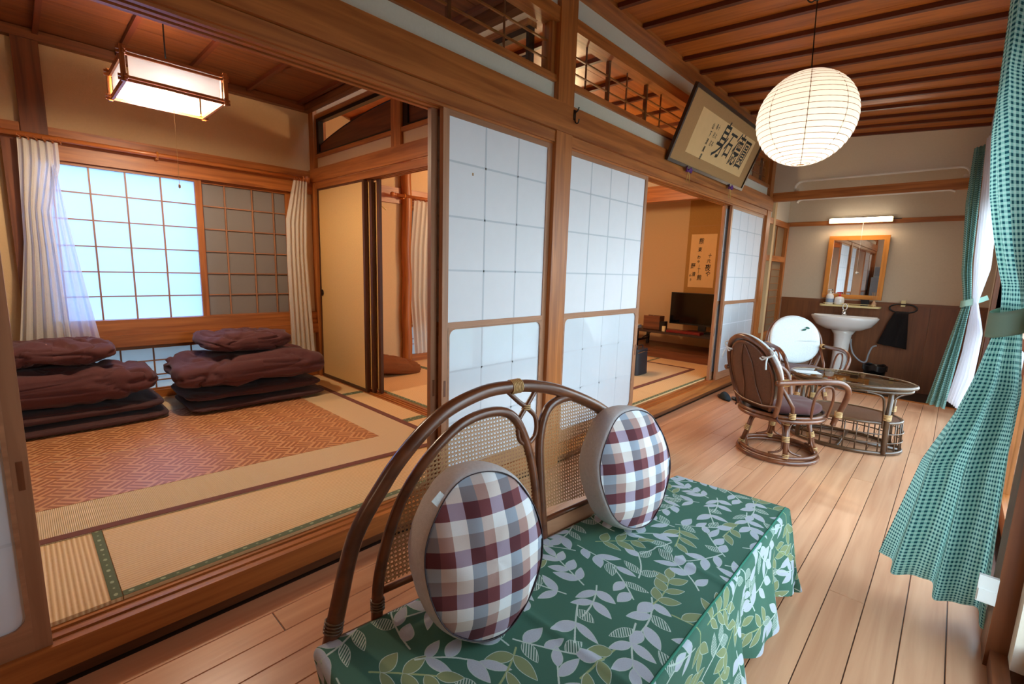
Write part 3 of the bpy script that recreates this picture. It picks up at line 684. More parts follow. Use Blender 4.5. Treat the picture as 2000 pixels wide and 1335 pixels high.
# veranda ceiling: boards with battens across, sloping gently down towards the garden side
def zc(x): return 2.745 - .07 * (x + 1.62)
cv = MB().prism([(XD, zc(XD) + .03), (XW + .02, zc(XW) + .03), (XW + .02, zc(XW) + .05), (XD, zc(XD) + .05)], lambda a, b, d: (a, d, b), YN, YS)
cv = struct('ceiling.002', cv, CEIL['X'], 'orange cedar ceiling of the veranda with dark cross battens', 'ceiling')
y = YN
while y < YS - .01:
    ye = min(y + .30, YS)
    MB().prism([(XD, zc(XD)), (XW, zc(XW)), (XW, zc(XW) + .03), (XD, zc(XD) + .03)], lambda a, b, d: (a, d, b), y + .001, ye - .001).build('ceiling_board', CEIL['X'], cv); y = ye
for k in range(-14, 13):
    y = 2.54 + .295 * k
    if y < YN + .05 or y > YS - .1: continue
    MB().prism([(-1.62, zc(-1.62) - .026), (XW, zc(XW) - .026), (XW, zc(XW)), (-1.62, zc(-1.62))], lambda a, b, d: (a, d, b), y - .016, y + .016).build('batten', BATT['X'], cv)
trim(MB().box(XD - .02, -1.625, YN, YS, 2.72, 2.77).box(XD - .02, -1.66, YN, YS, 2.77, 2.80), OR['Y'], 'ceiling edge moulding above the pale plaster strip')
trim(B(XW - .05, XW + .01, YN, YS, 2.52, 2.62), DK['Y'], 'ceiling edge beam on the garden side')

# ------------------------------------------------------------------ far end: washbasin wall and header
zt_ = 2.74
struct('wall_back.001', B(XD - .12, XW + .1, YE, YE + .08, -.2, zt_), M['plaster_taupe'], 'taupe wall with the mirror and washbasin')
hz = []   # header wall with a rounded opening
xa, xb, ztop, r = -1.50, -.06, 2.30, .07
poly = [(XD, zt_), (XD, 2.05), (xa, 2.05), (xa, ztop - r)] + [(xa + r - r * math.cos(t * PI / 8), ztop - r + r * math.sin(t * PI / 8)) for t in range(1, 5)] + \
       [(xb - r + r * math.sin(t * PI / 8), ztop - r + r * math.cos(t * PI / 8)) for t in range(0, 4)] + [(xb, ztop - r), (xb, 2.05), (XW, 2.05), (XW, zt_ - .03)]
struct('wall_back.002', MB().prism([(XD, zt_ + .02), (XD, 2.19), (xa, 2.19), (xa, ztop - r)] + [(xa + r - r * math.cos(t * PI / 8), ztop - r + r * math.sin(t * PI / 8)) for t in range(1, 5)] +
       [(xb - r + r * math.sin(t * PI / 8), ztop - r + r * math.cos(t * PI / 8)) for t in range(0, 4)] + [(xb, ztop - r), (xb, 2.19), (XW, 2.19), (XW, zt_ + .02)], lambda a, b, d: (a, d, b), YS + .005, YS + .075), M['plaster_taupe'], 'taupe header wall with a rounded cut-out above the beam')
edge = [(xa, 2.19), (xa, ztop - r)] + [(xa + r - r * math.cos(t * PI / 8), ztop - r + r * math.sin(t * PI / 8)) for t in range(1, 5)] + [(xb - r + r * math.sin(t * PI / 8), ztop - r + r * math.cos(t * PI / 8)) for t in range(0, 4)] + [(xb, ztop - r), (xb, 2.19)]
mb = MB()
for i in range(len(edge) - 1): mb.bar((edge[i][0], YS + .04, edge[i][1]), (edge[i + 1][0], YS + .04, edge[i + 1][1]), .078, .008)
trim(mb, M['plaster_light'], 'thin pale edging strip round the rounded cut-out')
trim(B(XD - .02, XW, YS, YS + .08, 2.095, 2.19), OR['X'], 'wooden beam across the cut-out in the header wall')
mb = MB(); e2 = [(-1.46, 2.085)] + [(-1.46 + .04 - .04 * math.cos(t * PI / 6), 2.065 + .03 * math.sin(t * PI / 6)) for t in range(0, 4)] + [(-.18, 2.095), (-.14, 2.078)]
for i in range(1, len(e2) - 1): mb.bar((e2[i][0], YS + .04, e2[i][1]), (e2[i + 1][0], YS + .04, e2[i + 1][1]), .078, .007)
trim(mb, M['plaster_light'], 'thin pale edging strip under the wooden beam')
trim(B(XD - .1, XW, YE - .012, YE, 1.89, 1.945), OR['X'], 'wooden rail behind the fluorescent tube')
pn = thing('wall_back.003', 'brown veneer wainscot behind the washbasin', 'wall', (-.8, YE - .01, -.07), kind='structure')
for xk0, xk1 in ((XD, -1.12), (-1.118, -.2), (-.198, XW)):
    B(xk0, xk1, YE - .008, YE - .0005, -.07, .93).build('panel', PNL['Z'], pn)
B(XD, XW, YE - .014, YE - .0005, .93, .965).build('cap_rail', PNL['X'], pn); W(pn)
struct('ceiling.003', B(XD, XW, YS + .075, YE, 2.70, 2.73), M['plaster_light'], 'plain ceiling over the washbasin', 'ceiling')
# side wall beyond the doors: plaster top, small lattice window and glazed lattice door
struct('wall_left.002', B(-1.83, -1.76, 6.21, YE, 1.93, 2.76), M['plaster_light'], 'pale plaster above the small lattice door')
struct('wall_left.003', B(-1.83, -1.76, 6.21, YE, -.2, .42), PNL['Z'], 'brown board below the small lattice door')
gd = thing('door_11', 'narrow glazed lattice door beside the washbasin wall', 'door', (-1.75, 6.7, .42), kind='structure')
for y0_, y1_ in ((6.215, 6.29), (7.09, 7.165)): B(-1.80, -1.735, y0_, y1_, .42, 1.93).build('stile', OR['Z'], gd)
B(-1.80, -1.735, 6.29, 7.09, 1.86, 1.93).build('top_rail', OR['Y'], gd); B(-1.80, -1.735, 6.29, 7.09, 1.42, 1.49).build('middle_rail', OR['Y'], gd)
B(-1.80, -1.735, 6.29, 7.09, .42, .52).build('bottom_rail', OR['Y'], gd)
B(-1.78, -1.776, 6.29, 7.09, 1.49, 1.86).build('upper_pane', M['brown_pane'], gd); B(-1.78, -1.776, 6.29, 7.09, .52, 1.42).build('lower_pane', M['brown_pane'], gd)
for yy in (6.5, 6.75): B(-1.776, -1.765, yy - .008, yy + .008, 1.49, 1.86).build('lattice_bar', OR['Z'], gd)
B(-1.776, -1.75, 6.5, 6.62, .52, 1.42).build('lattice_post', DK['Z'], gd)
for k in range(9): B(-1.776, -1.768, 6.29, 7.09, .6 + k * .09, .606 + k * .09).build('lattice_bar', OR['Y'], gd)
W(gd)
# ------------------------------------------------------------------ garden side: posts and windows
struct('wall_right', wallbox(MB(), XW, XW + .12, YN, YE, -.2, 2.8, [(1.0, 1.98, .06, 1.95), (2.26, 5.95, .06, 1.95)]), M['plaster_light'], 'wall above the garden windows behind the gingham curtains')
trim(B(XW - .05, XW + .08, 2.05, 2.20, .0, 2.6), DK['Z'], 'dark post beside the near gingham curtain')
trim(B(XW - .04, XW + .10, -1.5, 2.05, .0, .06), DK['Y'], 'dark window sill at the lower right corner')
trim(B(XW - .04, XW + .10, 2.2, YS, .0, .06), DK['Y'], 'dark window sill behind the gingham curtains')
trim(B(XW - .03, XW + .08, 5.95, 6.12, .0, 2.5), DK['Z'], 'dark post behind the far gingham curtain')
def garden_window(n, y0, y1, label, rails):
    w = thing('window_%d' % n, label, 'window', (XW + .05, (y0 + y1) / 2, .06), kind='structure')
    x = XW + .05; B(x - .02, x + .02, y0, y0 + .06, .06, 1.95).build('stile', OR['Z'], w); B(x - .02, x + .02, y1 - .06, y1, .06, 1.95).build('stile', OR['Z'], w)
    B(x - .02, x + .02, y0 + .06, y1 - .06, 1.9, 1.95).build('top_rail', OR['Y'], w); B(x - .02, x + .02, y0 + .06, y1 - .06, .06, .15).build('bottom_rail', OR['Y'], w)
    for z in rails: B(x - .02, x + .02, y0 + .06, y1 - .06, z - .03, z + .03).build('cross_rail', OR['Y'], w)
    B(x - .003, x + .003, y0 + .06, y1 - .06, .15, 1.9).build('glass_pane', M['glass'], w); return W(w)
garden_window(8, .97, 1.46, 'garden window beside the viewpoint', [.9]); garden_window(9, 1.46, 2.03, 'garden window at the lower right corner before the dark post', [.9])
garden_window(10, 2.26, 3.48, 'garden window hidden by the near gingham curtain', [.9]); garden_window(11, 3.48, 4.7, 'garden window between the two gingham curtains', [.9]); garden_window(12, 4.7, 5.92, 'garden window beside the far gingham curtain', [.9])
# outside
struct('floor.004', B(-14, 14, -12, 20, -.55, -.5), M['ground'], 'garden ground outside the windows', 'ground')
hedge = MB(); rs = random.Random(3)
for k in range(2600):
    y = rs.uniform(-6, 14); z = rs.uniform(-.5, 1.5) ; x = 4.5 + rs.uniform(-.5, .5) ; a = Vector((rs.uniform(-1, 1), rs.uniform(-1, 1), rs.uniform(-1, 1))).normalized() * .10; b = a.cross(Vector((.3, .5, .8))).normalized() * .05
    c = Vector((x, y, z)); hedge.add([c - a, c - b, c + a, c + b], [(0, 1, 2, 3)])
tag(hedge.build('hedge', M['leaf'], kind='stuff'), 'green hedge in the garden seen through the gap beside the curtains', 'hedge')
# ------------------------------------------------------------------ alcove end of the back room
struct('wall_back.004', B(XL - .1, XB + .1, 6.42, 6.5, 0, 2.8), M['plaster_beige'], 'beige alcove wall behind the hanging scroll')
trim(B(-4.1, XB, 5.70, 6.42, TZ, .245), DK['X'], 'dark raised alcove board under the television table')
trim(B(-4.1, XB, 5.68, 5.80, 2.12, 2.31), OR['X'], 'orange alcove lintel beam')
struct('wall_back.005', B(-4.1, XB, 5.70, 5.78, 2.31, 2.62), M['plaster_taupe'], 'plaster strip over the alcove lintel')
struct('wall_back.006', B(XL, -4.1, 5.70, 6.42, TZ, 2.62), M['plaster_beige'], 'side pier of the alcove')
struct('wall_right.001', B(XB - .03, XB + .03, 6.1, 6.5, 0, 2.8), M['plaster_beige'], 'short side wall of the alcove')
# ------------------------------------------------------------------ behind the viewpoint (seen in the mirror)
struct('wall_front', B(-6, XW + .1, YN - .1, YN, -.1, 2.85), M['plaster_light'], 'wall behind the viewpoint, reflected in the mirror')
struct('door_12', B(-1.08, -.5, YN, YN + .03, 0, 1.9), M['fusuma'], 'ochre panel door behind the viewpoint', 'door')
fr = thing('refrigerator', 'grey refrigerator reflected in the vanity mirror', 'refrigerator', (-1.40, YN + .33, 0))
B(-1.69, -1.14, YN + .05, YN + .6, .02, 1.30).build('body', M['steel_grey'], fr); B(-1.69, -1.14, YN + .6, YN + .63, .03, .82).build('door', M['steel_grey'], fr)
B(-1.69, -1.14, YN + .6, YN + .63, .83, 1.29).build('door', M['steel_grey'], fr); B(-1.18, -1.16, YN + .63, YN + .66, .5, .78).build('handle', M['chrome'], fr); W(fr)
mw = thing('microwave_oven', 'white microwave oven on top of the refrigerator in the mirror', 'microwave', (-1.42, YN + .3, 1.30))
B(-1.66, -1.18, YN + .1, YN + .5, 1.301, 1.58).build('body', M['white_plastic'], mw); B(-1.65, -1.3, YN + .5, YN + .51, 1.32, 1.56).build('door', M['steel_grey'], mw); W(mw)

# ================================================================== THINGS
# ------------------------------------------------------------------ rattan bench
BA = Vector((-.95, .39, 0)); BT = (Vector((-.775, 1.86, 0)) - BA).normalized(); BN = Vector((-BT.y, BT.x, 0))
def bp_(s, z, off=0.0): return BA + BT * s + BN * (.10 * (z - .37) + off) + Vector((0, 0, z))
bench = thing('rattan_bench', 'brown rattan bench with arched cane back in the foreground, under the green leaf-print cover', 'bench', (-.66, 1.1, 0))
outer = spline([bp_(s, z) for s, z in ((.035, .35), (.058, .433), (.107, .585), (.184, .690), (.238, .748), (.31, .806), (.386, .846), (.487, .872), (.57, .876), (.68, .866), (.818, .828), (1.007, .740), (1.14, .635), (1.24, .50), (1.29, .35))], 5)
oh = MB().tube(outer, .0195, 12).build('outer_hoop', RAT['Y'], bench, smooth=True)
LH = [(.147, .35), (.160, .465), (.196, .574), (.245, .660), (.325, .741), (.42, .797), (.524, .812), (.602, .784), (.652, .690), (.680, .552), (.690, .35)]
RH = [(.712, .35), (.705, .552), (.707, .69), (.738, .775), (.80, .805), (.894, .800), (.985, .748), (1.08, .64), (1.15, .50), (1.19, .35)]
def hoop2(pts): return [(p.x, p.y) for p in spline([(a, b, 0) for a, b in pts], 5)]
for H2 in (LH, RH):
    pts = hoop2(H2); MB().tube([bp_(a, b) for a, b in pts], .0145, 10).build('inner_hoop', RAT['Y'], bench, smooth=True)
    poly = [(a, b) for a, b in pts if b > .43]
    def clip(p, d):
        ts = []
        for i in range(len(poly)):
            (x0, y0), (x1, y1) = poly[i], poly[(i + 1) % len(poly)]
            ex, ey = x1 - x0, y1 - y0; den = d[0] * ey - d[1] * ex
            if abs(den) < 1e-9: continue
            t = ((x0 - p[0]) * ey - (y0 - p[1]) * ex) / den; s = ((x0 - p[0]) * d[1] - (y0 - p[1]) * d[0]) / den
            if 0 <= s < 1: ts.append(t)
        ts.sort(); return [(ts[i], ts[i + 1]) for i in range(0, len(ts) - 1, 2)]
    cm = MB(); pit = .0112
    def strand(p, d, w, off):
        for t0, t1 in clip(p, d):
            if t1 - t0 < .004: continue
            nx, ny = -d[1] * w / 2, d[0] * w / 2
            a = (p[0] + d[0] * t0, p[1] + d[1] * t0); b = (p[0] + d[0] * t1, p[1] + d[1] * t1)
            q = [bp_(a[0] + nx, a[1] + ny, off), bp_(a[0] - nx, a[1] - ny, off), bp_(b[0] - nx, b[1] - ny, off), bp_(b[0] + nx, b[1] + ny, off)]
            cm.add(q, [(0, 1, 2, 3)])
    smin, smax = min(a for a, b in poly), max(a for a, b in poly)
    k = smin
    while k < smax:
        for o_ in (-.0013, .0013): strand((k + o_, 0), (0, 1), .0016, .0)
        k += pit
    k = .43
    while k < .83:
        for o_ in (-.0013, .0013): strand((0, k + o_), (1, 0), .0016, -.0006)
        k += pit
    r2_ = math.sqrt(.5); k = -1.2
    while k < 1.6:
        strand((k, .3), (r2_, r2_), .0018, -.0012); strand((k, .3), (-r2_, r2_), .0018, .0006); k += pit
    cw = cm.build('cane_webbing', M['cane'], bench, kind='stuff')
    inner = [bp_(a, b, -.004) for a, b in poly]
    MB().tube(inner, .004, 6).build('cane_beading', M['cane'], cw, smooth=True)
for a, b in ((.165, .682), (.706, 1.165)):
    MB().tube([bp_(a, .428), bp_(b, .428)], .0085, 8).build('bottom_rail', RAT['Y'], bench, smooth=True)
MB().add([bp_(.71, .35), bp_(1.19, .35), bp_(1.19, .42), bp_(.71, .42), bp_(.71, .35, .012), bp_(1.19, .35, .012), bp_(1.19, .42, .012), bp_(.71, .42, .012)], [(0, 1, 2, 3), (7, 6, 5, 4), (0, 4, 5, 1), (3, 2, 6, 7), (0, 3, 7, 4), (1, 5, 6, 2)]).build('back_board', SHO['Y'], bench)
MB().tube([bp_(.34, .30, .02), bp_(.34, .43, .02)], .016, 8).build('back_post', RATD['Z'], bench, smooth=True)
MB().tube(spline([bp_(.585, .862), bp_(.625, .826), bp_(.660, .800), bp_(.692, .765), bp_(.690, .715), bp_(.655, .690), bp_(.622, .712), bp_(.622, .765), bp_(.655, .805), bp_(.70, .855)], 6), .0075, 8).build('centre_loop', RAT['Z'], bench, smooth=True)
def wrap(P, d, r, w, parent, turns=5, mat=None, name='binding'):
    """cane wrapping: a few rings round a pole"""
    P = Vector(P); d = Vector(d).normalized(); mb = MB(); a = d.orthogonal().normalized(); b = d.cross(a)
    for k in range(turns):
        c = P + d * (w * (k / (turns - 1) - .5)); mb.tube([c + a * (r * math.cos(t * PI / 5)) + b * (r * math.sin(t * PI / 5)) for t in range(10)], w / turns * .5, 5, True)
    return mb.build(name, mat or M['binding'], parent, smooth=True)
wrap(bp_(.612, .874), BT, .0205, .035, oh, 7)
wrap(bp_(.655, .806), (0, 0, 1), .013, .012, bench, 3)
wrap(bp_(.045, .395), (bp_(.05, .42) - bp_(.04, .38)), .0205, .022, oh, 4, RATD['Z']); wrap(bp_(.152, .40), (0, 0, 1), .0155, .022, bench, 4, RATD['Z'])
MB().tube([bp_(.03, .350), bp_(1.46, .350)], .014, 10).build('rear_rail', RATD['Y'], bench, smooth=True)
RL, RR, FR, FL = Vector((-.935, .392, 0)), Vector((-.768, 1.86, 0)), Vector((-.368, 1.90, 0)), Vector((-.362, .34, 0))
def seatp(a, b): return RL * ((1 - a) * (1 - b)) + RR * (a * (1 - b)) + FR * (a * b) + FL * ((1 - a) * b)
q = [seatp(a, b) + Vector((0, 0, z)) for z in (.31, .352) for a, b in ((.01, .03), (.99, .03), (.99, .96), (.01, .96))]
MB().add(q, [(3, 2, 1, 0), (4, 5, 6, 7), (0, 1, 5, 4), (1, 2, 6, 5), (2, 3, 7, 6), (3, 0, 4, 7)]).build('seat_frame', RATD['Y'], bench)
for a, b in ((.04, .08), (.96, .08), (.96, .9), (.04, .9)):
    p = seatp(a, b); MB().cyl((p.x, p.y, .001), (p.x, p.y, .315), .018).build('leg', RATD['Z'], bench, smooth=True)
W(bench)
LS, WS, EL, ER, SK = 1.50, .44, .26, .30, .325
def cover(u, v):
    a = -EL + u * (LS + EL + ER); b = -.02 + v * (WS + .02 + SK)
    ca, cb = min(max(a, 0), LS), min(max(b, 0), WS); p = seatp(ca / LS, cb / WS)
    oa, ob = (a - ca), (b - cb) if b > WS else 0
    z = .376
    for c0, sl in ((.93, -.10), (.43, .06)):                        # ridges where the seat boards meet under the cloth
        dd = (a - c0 - sl * (b - .2)) / .010; z += .006 * math.exp(-dd * dd)
    z += .0035 * noise.noise(Vector((a * 5, b * 6, 1)))
    rr = .018; dn = max(abs(oa), ob) + .25 * min(abs(oa), ob)
    def rnd(d): return (min(d, rr * 1.57), )[0]
    t = min(dn / rr, PI / 2); z -= rr * (1 - math.cos(t)) + max(0, dn - rr * PI / 2)
    ex = rr * math.sin(t); f = max(0, dn - .03) / SK
    fold = .030 * f * math.sin(a * 17 + .8 * math.sin(a * 5)) + .022 * f * math.sin(a * 39 + 2) * f
    fo2 = .012 * f * math.sin(b * 26)
    if ob > 0: p = p + Vector((1, 0, 0)) * (ex + .035 * f + fold)
    if oa > 0: p = p + Vector((0, 1, 0)) * (ex + .02 * f + fo2)
    if oa < 0: p = p - Vector((0, 1, 0)) * (ex * .6 - .05 * f + fo2 * .5)
    z += .020 * f * math.sin(a * 9 + 1.0)
    return (p.x, p.y, max(z, .012))
bc = MB().grid(cover, 230, 90, lambda u, v: ((-EL + u * (LS + EL + ER)) / .76, (v * (WS + .02 + SK)) / .76))
bc = bc.build('bench_cover', M['leaves'], smooth=True, label='green leaf-print fabric cover draped over the rattan bench, hanging in folds at the front', cat='cover')
seam = MB().tube([cover((EL + a * LS) / (LS + EL + ER), (WS + .02 + .004) / (WS + .02 + SK)) for a in [k / 60 for k in range(61)]], .0035, 5)
M['teal_seam'] = plain('teal_piping', srgb(40, 120, 96), .8)
s_ = seam.build('seam_piping', M['teal_seam'], bc, smooth=True)
# ------------------------------------------------------------------ oval cushions
def cushion(loc, yaw, lean, label, w, h, th, tagside=True):
    t = thing('oval_cushion', label, 'cushion', loc, 0, 'plaid oval cushions on the bench')
    t.rotation_euler = (0, -lean, yaw)
    a, b = w / 2, h / 2; n = 48
    def ring(r, ang, x):
        wob = 1 + .006 * math.sin(3 * ang + 1) + .005 * math.sin(7 * ang)
        return (x + .004 * math.sin(5 * ang + 9 * r) * r, a * r * wob * math.cos(ang), b * r * wob * math.sin(ang) + b)
    def front(u, v): r = v; return ring(r * .93, u * 2 * PI, th / 2 * (1 + 1.0 * (1 - r ** 2.6)) - .004 * abs(math.sin(u * 40)) * r ** 6)
    def fuv(u, v): p = front(u, v); return (p[1] / .185 + .5, (p[2] - b) / .185 + .45)
    MB().grid(front, 72, 14, fuv).build('plaid_face', M['plaid'], t, smooth=True)
    def band(u, v):
        an = u * 2 * PI; q = v * PI; rad = .93 + .07 * math.sin(q); return ring(rad, an, th / 2 * math.cos(q) * 1.0 + .0025 * math.sin(an * 23) * math.sin(q))
    bd_ = MB().grid(band, 96, 10).build('linen_side_band', M['beige_linen'], t, smooth=True)
    def back(u, v): return ring(v * .93, -u * 2 * PI, -th / 2 * (1 + .3 * (1 - v ** 2)))
    MB().grid(back, 48, 8).build('back_face', M['beige_linen'], t, smooth=True)
    MB().tube([ring(.935, k / 72 * 2 * PI, th / 2 + .001) for k in range(72)], .0013, 5, True).build('piping', plain('dark_piping', srgb(70, 60, 66), .8), t, smooth=True)
    if tagside:
        p = Vector(ring(.95, 2.30, th / 2 - .012)); MB().box(-.001, .001, -.014, .014, -.012, .012).xf(Matrix.Translation(p + Vector((.006, -.004, .004))) @ Matrix.Rotation(.7, 4, 'X')).build('care_tag', M['white_cloth'], bd_)
    return t
cushion((-.708, .686, .372), -.27, .20, 'near plaid oval cushion with a white care tag, left one on the bench', .318, .402, .10)
cushion((-.690, 1.340, .386), -.22, .20, 'far plaid oval cushion without a tag, right one on the bench', .345, .405, .095, False)

# ------------------------------------------------------------------ rattan swivel chairs
def rattan_chair(loc, ang, label, motif):
    t = thing('rattan_armchair', label, 'chair', loc, ang, 'rattan armchairs at the glass table')
    cir = lambda r, z, cx=0, n=36, ry=None: [(cx + r * math.cos(2 * PI * k / n), (ry or r) * math.sin(2 * PI * k / n), z) for k in range(n)]
    MB().tube(cir(.245, .016), .0145, 8, True).tube(cir(.232, .045), .013, 8, True).build('base_ring', RAT['X'], t, smooth=True)
    for k in range(4):
        a = PI / 4 + k * PI / 2 + .3
        for sd in (-1, 1):
            da = .09 * sd
            P = [Vector((.225 * math.cos(a + da * 5), .225 * math.sin(a + da * 5), .06)), Vector((.205 * math.cos(a + da * 1.4), .205 * math.sin(a + da * 1.4), .085)), Vector((.19 * math.cos(a + da), .19 * math.sin(a + da), .16)), Vector((.17 * math.cos(a + da * 1.3), .17 * math.sin(a + da * 1.3), .24)), Vector((.15 * math.cos(a + da * 4), .15 * math.sin(a + da * 4), .272))]
            MB().tube(spline(P, 4), .0075, 6).build('leg_brace', RAT['Z'], t, smooth=True)
        lg = MB().tube([(.232 * math.cos(a), .232 * math.sin(a), .03), (.196 * math.cos(a), .196 * math.sin(a), .16), (.165 * math.cos(a), .165 * math.sin(a), .29)], .0155, 8).build('leg', RAT['Z'], t, smooth=True)
        wrap((.196 * math.cos(a), .196 * math.sin(a), .16), (-.15 * math.cos(a), -.15 * math.sin(a), .5), .021, .03, lg, 4)
        wrap((.228 * math.cos(a), .228 * math.sin(a), .055), (-.1 * math.cos(a), -.1 * math.sin(a), .5), .019, .02, lg, 3)
        wrap((.170 * math.cos(a), .170 * math.sin(a), .265), (-.1 * math.cos(a), -.1 * math.sin(a), .5), .018, .02, lg, 3)
    MB().tube(cir(.17, .275), .011, 8, True).build('swivel_ring', RAT['X'], t, smooth=True)
    MB().tube(cir(.265, .300, .0, 40, .25), .0145, 8, True).tube(cir(.262, .325, .0, 40, .25), .012, 8, True).build('seat_ring', RAT['X'], t, smooth=True)
    MB().lathe([(.01, .308), (.25, .308), (.25, .316), (.01, .316)], n=32).build('seat_base', RATD['X'], t)
    def cus(u, v):
        an = u * 2 * PI; q = -PI / 2 + v * PI; r = .232 * (abs(math.cos(q)) ** .35); return (r * math.cos(an) + .01, r * .97 * math.sin(an), .358 + .034 * math.copysign(abs(math.sin(q)) ** .8, math.sin(q)) + .004 * math.sin(6 * an) * (r / .23))
    sc_ = MB().grid(cus, 48, 16).build('seat_cushion', M['maroon'], t, smooth=True)
    def bk(y, z, off=0.0):                                             # back surface: leaning and curved round the sitter
        q = (z - .33) / .47; return (-.215 - .13 * q + .55 * y * y - off, y, z)
    hoop = [(-.17, .315), (-.215, .42), (-.245, .55), (-.235, .66), (-.175, .76), (-.09, .81), (0, .825), (.09, .81), (.175, .76), (.235, .66), (.245, .55), (.215, .42), (.17, .315)]
    MB().tube(spline([bk(y, z) for y, z in hoop], 5), .017, 10).build('back_hoop', RAT['Z'], t, smooth=True)
    ih = [(y * .80, .345 + (z - .315) * .88) for y, z in hoop]
    MB().tube(spline([bk(y, z) for y, z in ih], 5), .010, 8).build('inner_back_hoop', RAT['Z'], t, smooth=True)
    n = 14
    def pan(u, v):
        i = u * (len(ih) - 1) / 2; i0 = min(int(i), len(ih) // 2 - 1); f = i - i0; yl = ih[i0][0] * (1 - f) + ih[i0 + 1][0] * f; z = ih[i0][1] * (1 - f) + ih[i0 + 1][1] * f
        return bk(yl * (1 - 2 * v), z, .004)
    MB().grid(pan, 18, 12).build('cane_panel', M['cane_dark'], t, smooth=True, solid=.003)
    for y in (-.06, .06): MB().tube(spline([bk(y * 1.6, .36, .008), bk(y, .5, .01), bk(y * .9, .65, .01), bk(y * .2, .77, .008)], 4), .005, 6).build('back_slat', RAT['Z'], t, smooth=True)
    MB().tube(spline([bk(-.22, .40, .012), bk(-.1, .375, .014), bk(.1, .375, .014), bk(.22, .40, .012)], 4), .009, 6).build('lower_back_rail', RAT['Y'], t, smooth=True)
    for sd in (-1, 1):
        arm = [Vector(bk(sd * .255, .565)) + Vector((-.035, 0, 0)), Vector((-.12, sd * .265, .57)), Vector((.05, sd * .285, .575)), Vector((.17, sd * .28, .562)), Vector((.245, sd * .265, .51)), Vector((.262, sd * .235, .42)), Vector((.245, sd * .20, .30)), Vector((.235, sd * .195, .255))]
        MB().tube(spline(arm, 5), .0175, 10).build('armrest', RAT['X'], t, smooth=True)
        arch = [Vector((.0, sd * .255, .325)), Vector((-.005, sd * .268, .45)), Vector((.02, sd * .275, .525)), Vector((.07, sd * .278, .545)), Vector((.12, sd * .272, .525)), Vector((.145, sd * .26, .45)), Vector((.14, sd * .235, .325))]
        MB().tube(spline(arch, 5), .0085, 7).build('arm_arch', RAT['Z'], t, smooth=True)
        MB().tube([Vector(bk(sd * .235, .55, -.01)), (-.13, sd * .24, .40), (-.115, sd * .235, .325)], .0125, 8).build('back_strut', RAT['Z'], t, smooth=True)
        wrap(Vector(bk(sd * .25, .565)) + Vector((.03, 0, 0)), (1, 0, 0), .020, .04, t, 5); wrap((.252, sd * .21, .335), (0, 0, 1), .021, .035, t, 5)
        wrap((-.12, sd * .235, .34), (0, 0, 1), .018, .03, t, 4)
        # white ties of the back cover, knotted round the hoop
        K = Vector(bk(sd * .20, .72, .02))
        if not motif: MB().tube(spline([Vector(bk(sd * .17, .775, -.02)), Vector(bk(sd * .24, .75, .012)), K, Vector(bk(sd * .15, .715, .01))], 5), .006, 6).tube(spline([K, K + Vector((-.015, sd * .01, -.03)), K + Vector((-.02, sd * .02, -.075))], 4), .005, 6).tube(spline([K, K + Vector((-.012, -sd * .03, -.02)), K + Vector((-.015, -sd * .05, -.012))], 4), .005, 6).build('cover_tie', M['white_cloth'], t, smooth=True)
        MB().tube(spline([Vector((-.17, sd * .17, .335)), Vector((-.2, sd * .2, .31)), Vector((-.19, sd * .225, .29))], 4), .006, 6).build('cushion_tie', M['maroon_dark'], sc_, smooth=True)
    def cov(u, v):
        an = u * 2 * PI; r = v; ch = (.236 if motif else .262) * (1 + .0 * math.sin(an)); y = ch * .97 * r * math.cos(an); z = .60 + (.242 if math.sin(an) > 0 else .215) * r * math.copysign(abs(math.sin(an)) ** .85, math.sin(an))
        p = bk(y, z); k = (1 - r ** 6); return (p[0] + .012 + .024 * k, p[1], p[2])
    cv_ = MB().grid(cov, 56, 12).build('back_cover', M['white_cloth'], t, smooth=True, solid=.016)
    if motif:
        mb = MB()
        for cy, cz, s in ((.115, .735, 1), (.085, .715, -1)):
            p = bk(cy, cz); c = Vector((p[0] + .052, p[1], p[2]))
            mb.add([c + Vector((.002, .020 * math.cos(k * PI / 5), .010 * math.sin(k * PI / 5) - s * .004 * math.cos(k * PI / 5))) for k in range(10)], [tuple(range(10))])
        mb.build('green_leaf_motif', plain('green_stitch', srgb(36, 92, 80), .8), cv_)
    return t
M['cane_dark'] = plain('dark_woven_cane', srgb(104, 62, 36), .5, bump=.5, bscale=260, vary=.15)
rattan_chair((-.79, 3.60, 0), math.radians(54), 'rattan swivel armchair seen from behind, white back cover tied with cords', False)
rattan_chair((-.98, 5.08, 0), math.radians(-56), 'rattan armchair facing the viewer behind the glass table, white back cover with green leaf motif', True)
# ------------------------------------------------------------------ oval glass table
tb = thing('oval_glass_table', 'low oval rattan table with smoked glass top and caged shelf', 'table', (-.505, 4.26, 0))
ell = lambda a, b, z, n=56: [(a * math.cos(2 * PI * k / n), b * math.sin(2 * PI * k / n), z) for k in range(n)]
MB().tube(ell(.385, .262, .488), .014, 8, True).build('top_rim', RATD['X'], tb, smooth=True)
MB().tube(ell(.365, .244, .458), .012, 8, True).build('lower_top_rim', RATD['X'], tb, smooth=True)
MB().lathe([(.001, .490), (1, .490), (1, .498), (.001, .498)], n=56, sx=.372, sy=.250).build('glass_top', M['table_glass'], tb)
MB().tube(ell(.335, .235, .232), .011, 8, True).build('shelf_rim', RATD['X'], tb, smooth=True)
MB().lathe([(.001, .224), (1, .224), (1, .234), (.001, .234)], n=48, sx=.33, sy=.23).build('woven_shelf', M['cane_dark'], tb)
MB().tube(ell(.35, .245, .016), .014, 8, True).build('base_ring', RATD['X'], tb, smooth=True)
for z in (.09, .155): MB().tube(ell(.352, .247, z), .0045, 6, True).build('cage_ring', RATD['X'], tb, smooth=True)
